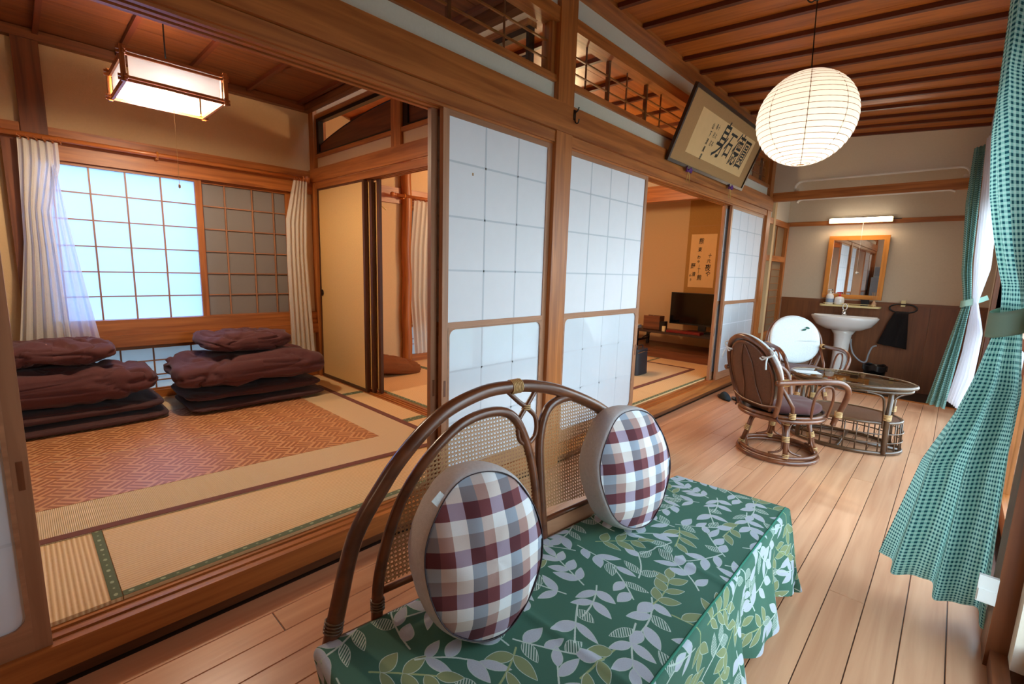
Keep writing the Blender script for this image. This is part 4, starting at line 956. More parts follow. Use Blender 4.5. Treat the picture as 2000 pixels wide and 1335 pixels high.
for k in range(30):
    a = 2 * PI * k / 30; MB().cyl((.348 * math.cos(a), .243 * math.sin(a), .018), (.338 * math.cos(a), .238 * math.sin(a), .232), .0045, 6).build('cage_rod', RATD['Z'], tb, smooth=True)
MB().cyl((-.34, 0, .02), (.34, 0, .02), .013, 8).build('base_bar', RATD['X'], tb, smooth=True); MB().cyl((0, -.24, .02), (0, .24, .02), .013, 8).build('base_bar', RATD['Y'], tb, smooth=True)
for a in (.72, PI - .72, PI + .72, -.72):
    c, s = math.cos(a), math.sin(a)
    lg = MB().tube([(.352 * c, .262 * s, .012), (.345 * c, .255 * s, .25), (.352 * c, .250 * s, .45)], .016, 8).build('leg', RATD['Z'], tb, smooth=True)
    for da in (-.38, .38):
        MB().tube(spline([(.34 * math.cos(a + .06 * da / .38), .25 * math.sin(a + .06 * da / .38), .20), (.335 * math.cos(a + .08 * da / .38), .245 * math.sin(a + .08 * da / .38), .36), (.345 * math.cos(a + .5 * da), .25 * math.sin(a + .5 * da), .43), (.365 * math.cos(a + 1.3 * da), .257 * math.sin(a + 1.3 * da), .452)], 5), .008, 6).build('leg_brace', RATD['Z'], tb, smooth=True)
    wrap((.345 * c, .255 * s, .28), (0, 0, 1), .023, .035, lg, 5)
tag(MB().box(-.085, .085, -.055, .055, 0, .003).xf(Matrix.Translation((-.775, 4.19, .4985)) @ Matrix.Rotation(.5, 4, 'Z')).build('paper_sheet', M['white_cloth']), 'white folded paper on the left end of the glass table', 'paper')
# ------------------------------------------------------------------ slippers
def slipper(x, y, a, label):
    t = thing('slipper', label, 'slipper', (x, y, .0), a, 'dark slippers by the door sill')
    out = [(.125 * math.cos(k * PI / 12) * (1 if math.cos(k * PI / 12) > 0 else 1), .042 * math.sin(k * PI / 12) * (1.1 - .12 * math.cos(k * PI / 12))) for k in range(24)]
    MB().prism(out, lambda a_, b_, d: (a_, b_, d), .0005, .014).build('sole', M['black_plastic'], t)
    def upr(u, v):
        x_ = -.01 + .13 * u; w = .043 * math.sqrt(max(0, 1 - (x_ / .13) ** 2)) * 1.02; h = .052 * (1 - u ** 2.2) ** .6 + .014; an = v * PI
        return (x_, w * math.cos(an), .012 + (h - .012) * math.sin(an))
    MB().grid(upr, 12, 12).build('upper', M['navy_felt'], t, smooth=True, solid=.004)
    return t
slipper(-1.575, 4.82, -.9, 'left dark slipper nearer the door sill'); slipper(-1.43, 4.83, -.75, 'right dark slipper of the pair on the floor')
# ------------------------------------------------------------------ bedding
def puffy(name, mat, x0, x1, y0, y1, z0, z1, seed, e=.28, amp=.018, fr=5.0, quilt=0.0, parent=None, rot=0, tilt=0, **k):
    cx, cy, cz = (x0 + x1) / 2, (y0 + y1) / 2, (z0 + z1) / 2; a, b, c = (x1 - x0) / 2, (y1 - y0) / 2, (z1 - z0) / 2
    def sg(v, p): return math.copysign(abs(v) ** p, v)
    def fn(u, v):
        th = u * 2 * PI; ph = -PI / 2 + v * PI
        X = sg(math.cos(ph), .55) * sg(math.cos(th), e); Y = sg(math.cos(ph), .55) * sg(math.sin(th), e); Z = sg(math.sin(ph), .75)
        p = Vector((a * X, b * Y, c * Z)); q = Vector((X * a * fr + seed, Y * b * fr, Z * c * fr * 1.4 + seed * 2))
        d = amp * noise.noise(q) + amp * .5 * noise.noise(q * 2.3)
        cr = abs(noise.noise(Vector((Y * b * fr * 1.6 + seed, X * a * fr * .8, Z * 1.5)))); d -= amp * .9 * max(0, .12 - cr) / .12
        if quilt: d -= quilt * (math.cos(Y * b * 2 * PI / .28) ** 8) * (.4 + .6 * abs(Z) ** .3)
        nrm = Vector((X * .6, Y * .6, Z)).normalized(); p += nrm * d
        if tilt: p.z += tilt * Y
        if p.z < -c and not parent: p.z = -c
        p = Matrix.Rotation(rot, 3, 'Z') @ p
        return (cx + p.x, cy + p.y, cz + p.z)
    return MB().grid(fn, 120, 44).build(name, mat, parent, smooth=True, **k)
g1, g2, g3 = 'folded sleeping mats in the two bedding stacks', 'maroon comforters folded on the bedding stacks', 'maroon pillows on top of the bedding stacks'
RZ = TZ + .008
puffy('folded_mattress', M['maroon_dark'], -4.36, -3.80, -.75, .665, RZ, .198, 1.3, .2, .010, 4, label='lowest flat maroon sleeping mat of the left bedding stack', cat='bedding', group=g1)
puffy('folded_mattress', M['maroon_dark'], -4.37, -3.83, -.75, .645, .208, .282, 2.1, .22, .012, 4, label='second flat maroon sleeping mat of the left bedding stack, under the comforter', cat='bedding', group=g1)
puffy('folded_comforter', M['maroon'], -4.33, -3.80, -.80, .64, .292, .535, 3.7, .3, .030, 4.5, .016, label='puffy quilted maroon comforter on the left bedding stack', cat='bedding', group=g2)
puffy('pillow', M['maroon'], -4.34, -3.86, -.16, .43, .545, .688, 5.2, .42, .028, 6, rot=-.08, label='maroon pillow on the left bedding stack', cat='pillow', group=g3)
puffy('folded_mattress', M['maroon_dark'], -4.32, -3.70, .76, 1.72, RZ, .208, 6.4, .2, .010, 4, label='lowest flat maroon sleeping mat of the right bedding stack', cat='bedding', group=g1)
puffy('folded_mattress', M['maroon_dark'], -4.33, -3.72, .74, 1.70, .218, .300, 7.7, .22, .014, 4, label='second flat maroon sleeping mat of the right bedding stack, a corner sticking out', cat='bedding', group=g1)
puffy('folded_comforter', M['maroon'], -4.34, -3.68, .70, 1.74, .312, .535, 8.9, .32, .034, 4.2, label='puffy maroon comforter on the right bedding stack, beside the ochre panel', cat='bedding', group=g2)
puffy('pillow', M['maroon'], -4.30, -3.80, .90, 1.50, .545, .684, 9.6, .42, .030, 6, rot=.12, label='maroon pillow on the right bedding stack', cat='pillow', group=g3)
fcsh = puffy('floor_cushion', M['brown_cloth'], -4.40, -3.90, 2.20, 2.84, TZ + .001, .32, 11.2, .3, .012, 4, tilt=-.06, label='brown floor cushion pile in the back room, against the wall', cat='cushion')
# ------------------------------------------------------------------ rugs
def slab(poly, z0, z1): return MB().prism(poly, lambda a, b, d: (a, b, d), z0, z1)
rg = thing('rush_rug', 'rush rug with orange-brown basket-weave centre and plum edging in front of the bedding', 'rug', (-3.1, .7, TZ))
L0 = lambda y: -2.376 + .0955 * (y + .03)                                # front edge, slightly askew
slab([(L0(-1.2), -1.2), (L0(1.80), 1.80), (-4.05, 1.80), (-4.25, -1.2)], TZ + .001, TZ + .004).build('rush_ground', M['rush_fine'], rg)
e = .042
slab([(L0(-1.2), -1.2), (L0(1.80), 1.80), (L0(1.80) - e, 1.80), (L0(-1.2) - e, -1.2)], TZ + .001, TZ + .0065).build('cloth_edging', M['purple_hem'], rg)
slab([(L0(1.80), 1.80), (-4.05, 1.80), (-4.05, 1.80 - e), (L0(1.80), 1.80 - e)], TZ + .001, TZ + .0065).build('cloth_edging', M['purple_hem'], rg)
def pane(P, nm):
    mb = MB(); n = len(P); mb.v = [(x, y, TZ + .0055) for x, y in P] + [(x, y, TZ + .003) for x, y in P]; mb.uv = [(x / .52, y / .52) for x, y in P] * 2
    mb.f = [(3, 2, 1, 0), (4, 5, 6, 7)] + [(i, (i + 1) % 4, 4 + (i + 1) % 4, 4 + i) for i in range(4)]; return mb.build(nm, M['rug'], rg)
pane([(-2.82, -1.2), (-2.562, 1.512), (-3.155, 1.512), (-3.49, -1.2)], 'patterned_panel')
pane([(-3.50, -1.2), (-3.166, 1.512), (-3.95, 1.508), (-4.15, -1.2)], 'patterned_panel')
W(rg)
r2 = thing('rush_rug', 'second rush rug, brown-edged, on the mats of the back room before the television', 'rug', (-3.0, 4.2, TZ))
B(-3.95, -2.09, 3.10, 5.32, TZ + .001, TZ + .003).build('rush_ground', M['rush_fine'], r2)
for bx in ((-2.13, -2.09, 3.10, 5.32), (-3.95, -2.13, 5.28, 5.32), (-3.95, -2.13, 3.10, 3.14), (-3.95, -3.91, 3.14, 5.28)): B(*bx, TZ + .001, TZ + .006).build('cloth_edging', M['purple_hem'], r2)
W(r2)
# ------------------------------------------------------------------ curtain rods and lace curtains
def rod(x, y0, y1, z, label, n_r=None):
    t = thing('curtain_rod', label, 'curtain rod', (x, (y0 + y1) / 2, z))
    pl_ = MB().cyl((x, y0, z), (x, y1, z), .0165, 12).build('pole', M['rod'], t, smooth=True)
    for yy, s in ((y0, -1), (y1, 1)):
        MB().lathe([(.010, 0), (.020, .005), (.020, .012), (.012, .018), (.024, .035), (.026, .045), (.018, .062), (.005, .068)], n=14).xf(Matrix.Translation((x, yy, z)) @ Matrix.Rotation(-s * PI / 2, 4, 'X')).build('finial', M['rod'], pl_, smooth=True)
    for yy in ([(y0 + y1) / 2] if n_r is None else n_r):
        MB().box(x - .085, x - .01, yy - .008, yy + .008, z - .03, z - .015).tube([(x + .02 * math.cos(k * PI / 6), yy, z + .02 * math.sin(k * PI / 6)) for k in range(12)], .006, 6, True).build('bracket', MIR['Y'], t, smooth=False)
    W(t); return t
rod(XL + .10, -.25, 1.86, 1.970, 'orange wooden curtain rod over the lattice window')
rod(XL + .10, 2.83, 4.3, 1.955, 'turned wooden curtain rod in the back room', [2.93, 3.9])
def pleated(name, A, Bp, z0, z1, amp, k, cloth, mat, parent=None, rows=40, cols=110, flip=1, phase=0, **kw):
    """cloth hung between edge curves A(z) and Bp(z): vertical pleats of amplitude amp(z)"""
    def fn(u, v):
        z = z1 + (z0 - z1) * v; a, b = Vector(A(v)), Vector(Bp(v)); d = b - a; n = Vector((-d.y, d.x, 0)); n = n.normalized() if n.length > 1e-6 else Vector((1, 0, 0))
        uu = u + .02 * math.sin(9 * u + 3 * v + phase)
        p = a + d * uu + n * flip * (amp(v) * math.sin(2 * PI * k * uu + phase + .5 * math.sin(3 * v)) + amp(v) * .3 * math.sin(2 * PI * k * 2.1 * uu + 1 + 2 * v))
        return (p.x, p.y, p.z if len(p) > 2 else z)
    return MB().grid(fn, cols, rows, lambda u, v: (u * cloth, v * (z1 - z0))).build(name, mat, parent, smooth=True, **kw)
def lin(P):
    """piecewise-smooth curve through (v, x, y, z) rows"""
    P = sorted(P)
    def f(v):
        for i in range(len(P) - 1):
            if v <= P[i + 1][0]:
                t = (v - P[i][0]) / (P[i + 1][0] - P[i][0]); t = t * t * (3 - 2 * t) * .5 + t * .5
                return tuple(P[i][j] * (1 - t) + P[i + 1][j] * t for j in (1, 2, 3))
        return P[-1][1:]
    return f
def lace_curtain(x, label, A, Bc, z0, z1, k=5, sheer=None):
    t = thing('lace_curtain', label, 'curtain', (x, (A[0][2] + Bc[0][2]) / 2, z0), 0, 'cream lace curtains')
    pleated('lace_cloth', lin(A), lin(Bc), z0, z1, lambda v: .009 + .006 * v, k, .8, M['lace'], t)
    if sheer: pleated('lace_edge', lin(sheer[0]), lin(sheer[1]), z0, z1, lambda v: .006 + .008 * v, 3, .4, M['sheer'], t)
    mb = MB()
    for i in range(k + 1):
        yy = A[0][2] + (Bc[0][2] - A[0][2]) * i / k; mb.tube([(x + .018 * math.cos(q * PI / 5), yy + .002 * q, z1 + .012 + .018 * math.sin(q * PI / 5)) for q in range(10)], .003, 5, True)
    mb.build('curtain_rings', M['rod'], t, smooth=True); W(t); return t
xc = XL + .10
lace_curtain(xc, 'cream lace curtain left of the lattice window, its sheer edge flared across the pane',
             [(0, xc, .09, 1.945), (.5, xc, .06, 1.3), (1, xc, -.03, .52)], [(0, xc, .275, 1.945), (.12, xc, .275, 1.8), (.3, xc + .01, .21, 1.5), (1, xc + .02, .24, .52)], .52, 1.945, 5,
             ([(0, xc + .03, .24, 1.80), (.3, xc + .02, .20, 1.45), (1, xc + .02, .20, .52)], [(0, xc + .03, .25, 1.80), (.3, xc + .02, .285, 1.45), (1, xc + .03, .40, .52)]))
lace_curtain(xc, 'cream lace curtain in the corner between window and ochre panel',
             [(0, xc, 1.78, 1.945), (.25, xc + .01, 1.70, 1.6), (.5, xc + .02, 1.69, 1.2), (1, xc + .02, 1.70, .33)], [(0, xc, 1.90, 1.945), (.4, xc + .01, 1.875, 1.3), (1, xc + .04, 1.905, .33)], .33, 1.945, 5)
lace_curtain(xc, 'white lace curtain in the back room, hanging nearly to the mats',
             [(0, xc, 3.06, 1.93), (.3, xc + .01, 3.00, 1.4), (.6, xc, 3.00, .9), (1, xc, 3.06, .24)], [(0, xc, 3.62, 1.93), (1, xc, 3.56, .24)], .24, 1.93, 9)
hg = MB().tube(spline([(XL + .10, 2.47, 1.79), (XL + .14, 2.56, 1.845), (XL + .18, 2.66, 1.78)], 5), .007, 6).tube(spline([(XL + .14, 2.56, 1.845), (XL + .14, 2.565, 1.88), (XL + .10, 2.56, 1.90), (XL + .03, 2.56, 1.895)], 4), .003, 5)
tag(hg.build('coat_hanger', M['cream_plastic'], smooth=True), 'pale wooden coat hanger on the wall rail of the back room', 'hanger')

# ------------------------------------------------------------------ lamps
lt = thing('paper_lantern', 'round white paper lantern glowing over the veranda, hung on a black cord', 'lamp', (-.71, 3.0, 1.828))
R, n = .236, 24; prof = []
for i in range(n * 4 + 1):
    q = i / (n * 4); ph = -PI / 2 * .955 + q * PI * .91; sc = 1 + .010 * abs(math.sin(q * n * PI)) ; prof.append((R * math.cos(ph) * sc, R + R * math.sin(ph) * sc))
o_ = MB(); 
def lan(u, v):
    i = v * (len(prof) - 1); i0 = min(int(i), len(prof) - 2); f = i - i0; r = prof[i0][0] * (1 - f) + prof[i0 + 1][0] * f; z = prof[i0][1] * (1 - f) + prof[i0 + 1][1] * f
    return (r * math.cos(2 * PI * u), r * math.sin(2 * PI * u), z)
shd = MB().grid(lan, 64, n * 4).build('paper_shade', M['lantern_paper'], lt, smooth=True)
wire = plain('bamboo_rib', srgb(150, 112, 66), .7)
for i in range(0, n + 1):
    r, z = prof[i * 4]; MB().tube([(r * 1.002 * math.cos(2 * PI * k / 40), r * 1.002 * math.sin(2 * PI * k / 40), z) for k in range(40)], 0.0013, 4, True).build('rib', wire, shd)
for k in range(8):
    a = 2 * PI * k / 8 + .25; MB().tube([(r * 1.003 * math.cos(a), r * 1.003 * math.sin(a), z) for r, z in prof[::4]], .0016, 4).build('seam', wire, shd)
MB().tube([(.035 * math.cos(k * PI / 6), .035 * math.sin(k * PI / 6), .008) for k in range(12)], .002, 5, True).tube([(-.035, 0, .006), (.035, 0, .006)], .0015, 5).build('bottom_ring', M['brass'], lt)
MB().lathe([(.001, .20), (.022, .20), (.034, .225), (.034, .245), (.018, .28), (.016, .30)], n=16).build('bulb', M['lamp_glow'], lt, smooth=True)
MB().cyl((0, 0, .30), (0, 0, .476), .012, 10).build('lamp_holder', M['white_plastic'], lt, smooth=True)
MB().cyl((0, 0, .47), (-.012, 0, .835), .003, 6).build('cord', M['black_plastic'], lt)
hk = MB().tube(spline([(-.722, 3.0, 2.66), (-.745, 3.0, 2.645), (-.765, 3.0, 2.66), (-.772, 3.0, 2.684)], 5), .004, 6).cyl((-.722, 3.0, 2.645), (-.722, 3.0, 2.672), .010, 10)
tag(hk.build('ceiling_hook', M['black_plastic'], smooth=True), 'dark hook and cord clip on the veranda ceiling above the lantern', 'hook')
sl = thing('square_ceiling_lamp', 'square wooden pendant lamp with bright paper sides in the near left room', 'lamp', (-3.36, .69, 2.09))
a = .212
for s in (-1, 1):
    B(-a + .01, a - .01, s * a - .002, s * a + .002, .015, .145).build('paper_side', M['lamp_paper'], sl); B(s * a - .002, s * a + .002, -a + .01, a - .01, .015, .145).build('paper_side', M['lamp_paper'], sl)
    for z in (.008, .024, .132, .150):
        h = .006
        B(-a - .035, a + .035, s * (a + .006) - .006, s * (a + .006) + .006, z - h, z + h).build('frame_bar', OR['X'], sl); B(s * (a + .006) - .006, s * (a + .006) + .006, -a - .035, a + .035, z - h - .001, z + h - .001).build('frame_bar', OR['Y'], sl)
    for s2 in (-1, 1): B(s * (a + .014) - .010, s * (a + .014) + .010, s2 * (a + .014) - .010, s2 * (a + .014) + .010, -.005, .165).build('corner_post', OR['Z'], sl)
for s in (-1, 1): B(-a, a, s * .06 - .02, s * .06 + .02, .148, .151).build('top_strip', M['white_plastic'], sl)
for r in (.10, .15): MB().tube([(r * math.cos(k * PI / 16), r * math.sin(k * PI / 16), .10) for k in range(32)], .014, 8, True).build('ring_tube', M['tube'], sl, smooth=True)
MB().cyl((.0, 0, .17), (.0, 0, .53), .004, 6).build('cord', M['black_plastic'], sl)
MB().cyl((.10, 0, .09), (.10, 0, -.455), .0012, 5).lathe([(.002, 0), (.006, .006), (.005, .02), (.002, .024)], (.10, 0, -.475), 8).build('pull_string', M['binding'], sl)
ft = thing('wall_tube_lamp', 'lit fluorescent tube lamp on the rail above the mirror', 'lamp', (-.968, 7.1, 1.905))
B(-1.285, -.655, 7.11, 7.158, 1.905, 1.965).build('housing', M['cream_plastic'], ft); MB().box(-1.275, -.665, 7.075, 7.109, 1.910, 1.960).build('diffuser', M['tube'], ft)
MB().cyl((-.93, 7.085, 1.905), (-.93, 7.085, 1.315), .0012, 5).lathe([(.002, 0), (.011, .006), (.013, .014), (.009, .024), (.002, .028)], (-.93, 7.085, 1.290), 10).build('pull_cord', M['white_plastic'], ft)
MB().cyl((-.655, 7.13, 1.94), (-.58, 7.15, 1.94), .004, 6).build('lead', M['black_plastic'], ft); W(ft)
# ------------------------------------------------------------------ framed calligraphy on the door wall
a0, a1 = Vector((-1.688, 3.42, 2.075)), Vector((-1.688, 5.02, 2.075)); vup = (Vector((-1.51, 0, 2.535)) - Vector((-1.688, 0, 2.075))); Hh = vup.length; vup.normalize(); uy = Vector((0, 1, 0)); nn = uy.cross(vup).normalized(); Ww = 1.60
if nn.x < 0: nn = -nn
def ap(s, t, d=0.0): return a0 + uy * s + vup * t + nn * d
def aslab(s0, s1, t0, t1, d0, d1): return MB().add([ap(s, t, d) for d in (d0, d1) for s, t in ((s0, t0), (s1, t0), (s1, t1), (s0, t1))], [(3, 2, 1, 0), (4, 5, 6, 7), (0, 1, 5, 4), (1, 2, 6, 5), (2, 3, 7, 6), (3, 0, 4, 7)])
fp = thing('framed_calligraphy', 'long framed Japanese calligraphy leaning forward on the rail above the doors', 'picture', (-1.66, 4.22, 2.07))
aslab(0, Ww, 0, Hh, -.008, 0).build('brown_mount', M['mount'], fp); aslab(.215, Ww - .16, .085, Hh - .085, 0, .0015).build('paper', M['paper_beige'], fp)
for s0, s1, t0, t1, ax in ((-.018, Ww + .018, -.018, .004, 'Y'), (-.018, Ww + .018, Hh - .004, Hh + .018, 'Y'), (-.018, .004, .004, Hh - .004, 'Z'), (Ww - .004, Ww + .018, .004, Hh - .004, 'Z')):
    aslab(s0, s1, t0, t1, -.012, .014).build('frame_bar', BLK[ax], fp)
def text_mesh(txt, size, Mx, mat, parent, name, off=0.0, sx=1.0, shear=0.0):
    cu = bpy.data.curves.new(name, 'FONT'); cu.body = txt; cu.size = size; cu.align_x = 'CENTER'; cu.align_y = 'CENTER'; cu.offset = off; cu.shear = shear; cu.extrude = .0004; cu.resolution_u = 2
    o = bpy.data.objects.new(name + '_src', cu); C.objects.link(o); dg = bpy.context.evaluated_depsgraph_get(); me = bpy.data.meshes.new_from_object(o.evaluated_get(dg))
    bpy.data.objects.remove(o); me.transform(Mx @ Matrix.Diagonal((sx, 1, 1, 1)))
    vs = np.array([v.co[:] for v in me.vertices]); c = vs.mean(0) if len(vs) else np.zeros(3)
    me.transform(Matrix.Translation(-Vector(c))); me.materials.clear(); me.materials.append(mat)
    ob = bpy.data.objects.new(name, me); C.objects.link(ob); ob.parent = parent; ob.location = Vector(c); return ob
def afr(s, t): 
    p = ap(s, t, .0022); return Matrix(((uy.x, vup.x, nn.x, p.x), (uy.y, vup.y, nn.y, p.y), (uy.z, vup.z, nn.z, p.z), (0, 0, 0, 1)))
for i, (ch, s, t, sz, sx) in enumerate((('圓', 1.27, .245, .27, .62), ('德', 1.09, .25, .29, .62), ('石', .91, .26, .23, .68), ('身', .74, .26, .31, .62))):
    text_mesh(ch, sz, afr(s, t), M['ink'], fp, 'brush_character', .0015, sx, .3)
for col, s in (('十六年', .60), ('春月吉', .56)):
    for k, ch in enumerate(col): text_mesh(ch, .045, afr(s, .34 - k * .062), M['ink'], fp, 'small_character', 0, .7, .2)
for k, ch in enumerate('山下清風書'): text_mesh(ch, .05, afr(.49, .33 - k * .058), M['ink'], fp, 'small_character', .0005, .7, .2)
W(fp)
for y_, lb in ((3.78, 'purple cord bow with gold tassels under the left part of the framed calligraphy'), (4.72, 'purple cord bow with gold tassels under the right part of the framed calligraphy')):
    t = thing('cord_bow', lb, 'tassel', (-1.685, y_, 2.04), 0, 'purple bows on the picture frame'); mb = MB()
    for dy in (-1, 1):
        mb.add([(0, 0, .0), (.012, dy * .035, .030), (.016, dy * .055, .008), (.012, dy * .04, -.018), (-.006, 0, -.004), (-.004, dy * .035, .02), (-.004, dy * .04, -.012)], [(0, 1, 2, 3), (4, 6, 2, 5), (0, 4, 5, 1), (0, 3, 6, 4), (1, 5, 2), (3, 2, 6)])
    mb.lathe([(.004, -.012), (.014, 0), (.004, .012)], n=8).build('bow', M['purple'], t)
    for dy in (-.02, .025): MB().tube(spline([(.004, dy * .4, -.01), (.006, dy, -.05), (.004, dy * 1.2, -.095)], 4), .0022, 5).build('tassel', M['gold'], t)
hk = thing('coat_hook', 'small black double coat hook on the rail above the square post', 'hook', (XD + .022, 2.27, 2.085))
MB().box(0, .004, -.010, .010, -.02, .035).build('back_plate', M['black_plastic'], hk); MB().tube(spline([(.003, 0, .02), (.022, 0, .028), (.03, 0, .045)], 4), .004, 6).build('upper_prong', M['black_plastic'], hk, smooth=True)
MB().tube(spline([(.003, 0, -.01), (.012, 0, -.035), (.028, 0, -.038), (.034, 0, -.018)], 4), .004, 6).build('lower_prong', M['black_plastic'], hk, smooth=True)
# ------------------------------------------------------------------ alcove: scroll, table, television and small things
sc = thing('hanging_scroll', 'hanging scroll with black brush writing on pale paper, in the alcove above the television', 'scroll', (-2.54, 6.40, .93))
B(-2.775, -2.30, 6.402, 6.408, .95, 2.26).build('silk_mount', M['mount2'], sc); B(-2.775, -2.30, 6.4, 6.402, 1.868, 1.874).build('silk_band', M['mount'], sc)
B(-2.722, -2.378, 6.399, 6.402, 1.055, 1.762).build('paper', M['paper_beige'], sc); MB().cyl((-2.80, 6.40, .955), (-2.275, 6.40, .955), .014, 10).build('roller', BLK['X'], sc, smooth=True); MB().cyl((-2.79, 6.40, 2.26), (-2.285, 6.40, 2.26), .008, 8).build('top_rod', BLK['X'], sc, smooth=True)
def sfr(x, z): return Matrix(((1, 0, 0, x), (0, 0, -1, 6.3985), (0, 1, 0, z), (0, 0, 0, 1)))
for k, (ch, x, z, sz) in enumerate((('十', -2.455, 1.475, .060), ('六', -2.465, 1.405, .062), ('夜', -2.47, 1.315, .095), ('や', -2.462, 1.235, .08), ('熊', -2.585, 1.665, .085), ('東', -2.595, 1.555, .066), ('わ', -2.600, 1.455, .055), ('や', -2.600, 1.395, .045), ('一', -2.585, 1.30, .05), ('熊', -2.575, 1.180, .080), ('野', -2.672, 1.335, .078), ('清', -2.655, 1.225, .065), ('ら', -2.70, 1.21, .04), ('う', -2.69, 1.15, .04))):
    text_mesh(ch, sz, sfr(x, z), M['ink'], sc, 'brush_character', .0012, .8, .15)
MB().cyl((-2.585, 6.3985, 1.36), (-2.588, 6.3985, 1.24), .002, 4).build('brush_stroke', M['ink'], sc)
W(sc)
tt = thing('low_folding_table', 'long low dark folding table carrying the television', 'table', (-2.8, 5.95, .245))
B(-3.65, -1.88, 5.76, 6.20, .448, .475).build('tabletop', BLK['X'], tt)
for xx in (-3.5, -3.12, -2.0):
    MB().box(xx - .018, xx + .018, 5.80, 5.83, .246, .448).box(xx - .018, xx + .018, 6.12, 6.15, .246, .448).box(xx - .018, xx + .018, 5.80, 6.15, .31, .335).build('leg_frame', M['black_plastic'], tt)
    MB().bar((xx, 5.97, .33), (xx + .14, 5.97, .44), .02, .012).build('leg_brace', M['black_plastic'], tt)
W(tt)
tv = thing('television', 'flat black television on the low table', 'television', (-2.38, 6.08, .476))
B(-2.79, -1.90, 6.07, 6.11, .565, .985).build('housing', M['black_plastic'], tv); B(-2.78, -1.91, 6.067, 6.07, .585, .975).build('screen', plain('tv_screen', srgb(8, 8, 10), .08, vary=0), tv)
B(-2.40, -2.30, 6.08, 6.10, .50, .565).build('stand_neck', M['black_plastic'], tv); B(-2.55, -2.12, 6.0, 6.18, .476, .492).build('stand_foot', M['black_plastic'], tv); W(tv)
tag(B(-2.70, -2.26, 5.80, 5.93, .476, .505).build('red_box', M['red_lacquer']), 'flat red lacquer box in front of the television foot', 'box')
rb = thing('remote_holder', 'reddish wooden holder box with remote controls beside the television', 'box', (-2.94, 5.93, .476))
for s in ((-3.06, -2.83, 5.86, 5.87), (-3.06, -2.83, 5.99, 6.0), (-3.06, -3.05, 5.87, 5.99), (-2.84, -2.83, 5.87, 5.99), (-2.95, -2.94, 5.87, 5.99)): B(*s, .478, .60 if s[0] < -2.9 and s[1] < -2.83 else .66).build('side', DK['X'], rb)
B(-3.06, -2.83, 5.86, 6.0, .476, .484).build('bottom', DK['X'], rb); W(rb)
for k, (dx, mt, lb) in enumerate(((0, 'black_plastic', 'black remote control standing in the wooden holder'), (.045, 'white_plastic', 'white remote control standing in the wooden holder'))):
    tag(MB().box(-.02, .02, -.009, .009, 0, .17).xf(Matrix.Translation((-3.03 + dx, 5.93, .487)) @ Matrix.Rotation(.28, 4, 'Y')).build('remote_control', M[mt]), lb, 'remote control')
tag(B(-2.82, -2.75, 5.84, 5.93, .476, .60).build('black_canister', M['black_plastic']), 'small black canister between remote holder and television', 'canister')
tag(B(-2.76, -2.72, 5.80, 5.83, .476, .545).build('cream_block', M['cream_plastic']), 'small cream block before the television corner', 'block')
for k, (mt, dz) in enumerate((('white_cloth', 0), ('steel_grey', .018), ('white_cloth', .032))):
    tag(MB().box(-.10, .10, -.07, .07, 0, .0125).xf(Matrix.Translation((-3.24, 5.90, .476 + dz)) @ Matrix.Rotation(.2 * k - .2, 4, 'Z')).build('booklet', M[mt]), ('lowest white booklet of the pile on the left end of the low table', 'grey booklet in the middle of the pile on the low table', 'topmost white booklet of the pile on the low table')[k], 'booklet', 'booklets on the low table')
bg = thing('travel_bag', 'black travel bag standing on the mats behind the second paper door', 'bag', (-2.42, 4.56, TZ))
def bagf(u, v): an = u * 2 * PI; return (.075 * math.copysign(abs(math.cos(an)) ** .5, math.cos(an)) * (1 - .10 * v), .13 * math.copysign(abs(math.sin(an)) ** .5, math.sin(an)) * (1 - .06 * v), .008 + .275 * v)
mb = MB().grid(bagf, 40, 10); mb.f.append(tuple(i * 11 for i in range(40))); mb.f.append(tuple(i * 11 + 10 for i in reversed(range(40)))); mb.build('body', plain('black_nylon', srgb(20, 20, 30), .5, bump=.1), bg)
MB().tube([(.072, -.125, .25), (.077, 0, .26), (.072, .125, .25)], .004, 6).build('zip', M['chrome'], bg); MB().tube(spline([(.02, -.06, .28), (.02, -.05, .315), (.02, .05, .315), (.02, .06, .28)], 5), .007, 6).build('handle', M['black_plastic'], bg, smooth=True)
# ------------------------------------------------------------------ washbasin corner
wb = thing('washbasin', 'white pedestal washbasin under the mirror', 'washbasin', (-.965, 6.93, -.07))
MB().lathe([(.22, -.16), (.55, -.145), (.82, -.095), (.97, -.02), (1.0, .008), (.97, .018), (.86, .008), (.74, -.03), (.5, -.075), (.12, -.085), (.01, -.085)], (-.965, 6.895, .765), 48, .345, .245).build('bowl', M['white_ceramic'], wb, smooth=True)
slab([(-1.285, 6.94), (-.645, 6.94), (-.66, 7.14), (-1.27, 7.14)], .745, .786).build('deck', M['white_ceramic'], wb)
MB().lathe([(.115, 0), (.10, .06), (.083, .25), (.080, .50), (.095, .62), (.13, .68)], (-.965, 6.97, -.069), 28).build('pedestal', M['white_ceramic'], wb, smooth=True)
B(-1.005, -.925, 7.068, 7.071, .758, .768).build('overflow_slot', M['black_plastic'], wb); W(wb)
fa = thing('tap', 'chrome tap with loop handle on the washbasin', 'tap', (-.985, 7.02, .786))
MB().lathe([(.026, 0), (.026, .02), (.02, .045), (.018, .06)], n=16).build('body', M['chrome'], fa, smooth=True); MB().tube(spline([(0, 0, .04), (0, -.05, .055), (0, -.10, .05), (0, -.11, .035)], 5), .011, 8).build('spout', M['chrome'], fa, smooth=True)
MB().tube([(.022 * math.cos(k * PI / 8), -.01, .10 + .038 * math.sin(k * PI / 8)) for k in range(16)], .006, 6, True).build('loop_handle', M['white_ceramic'], fa, smooth=True)
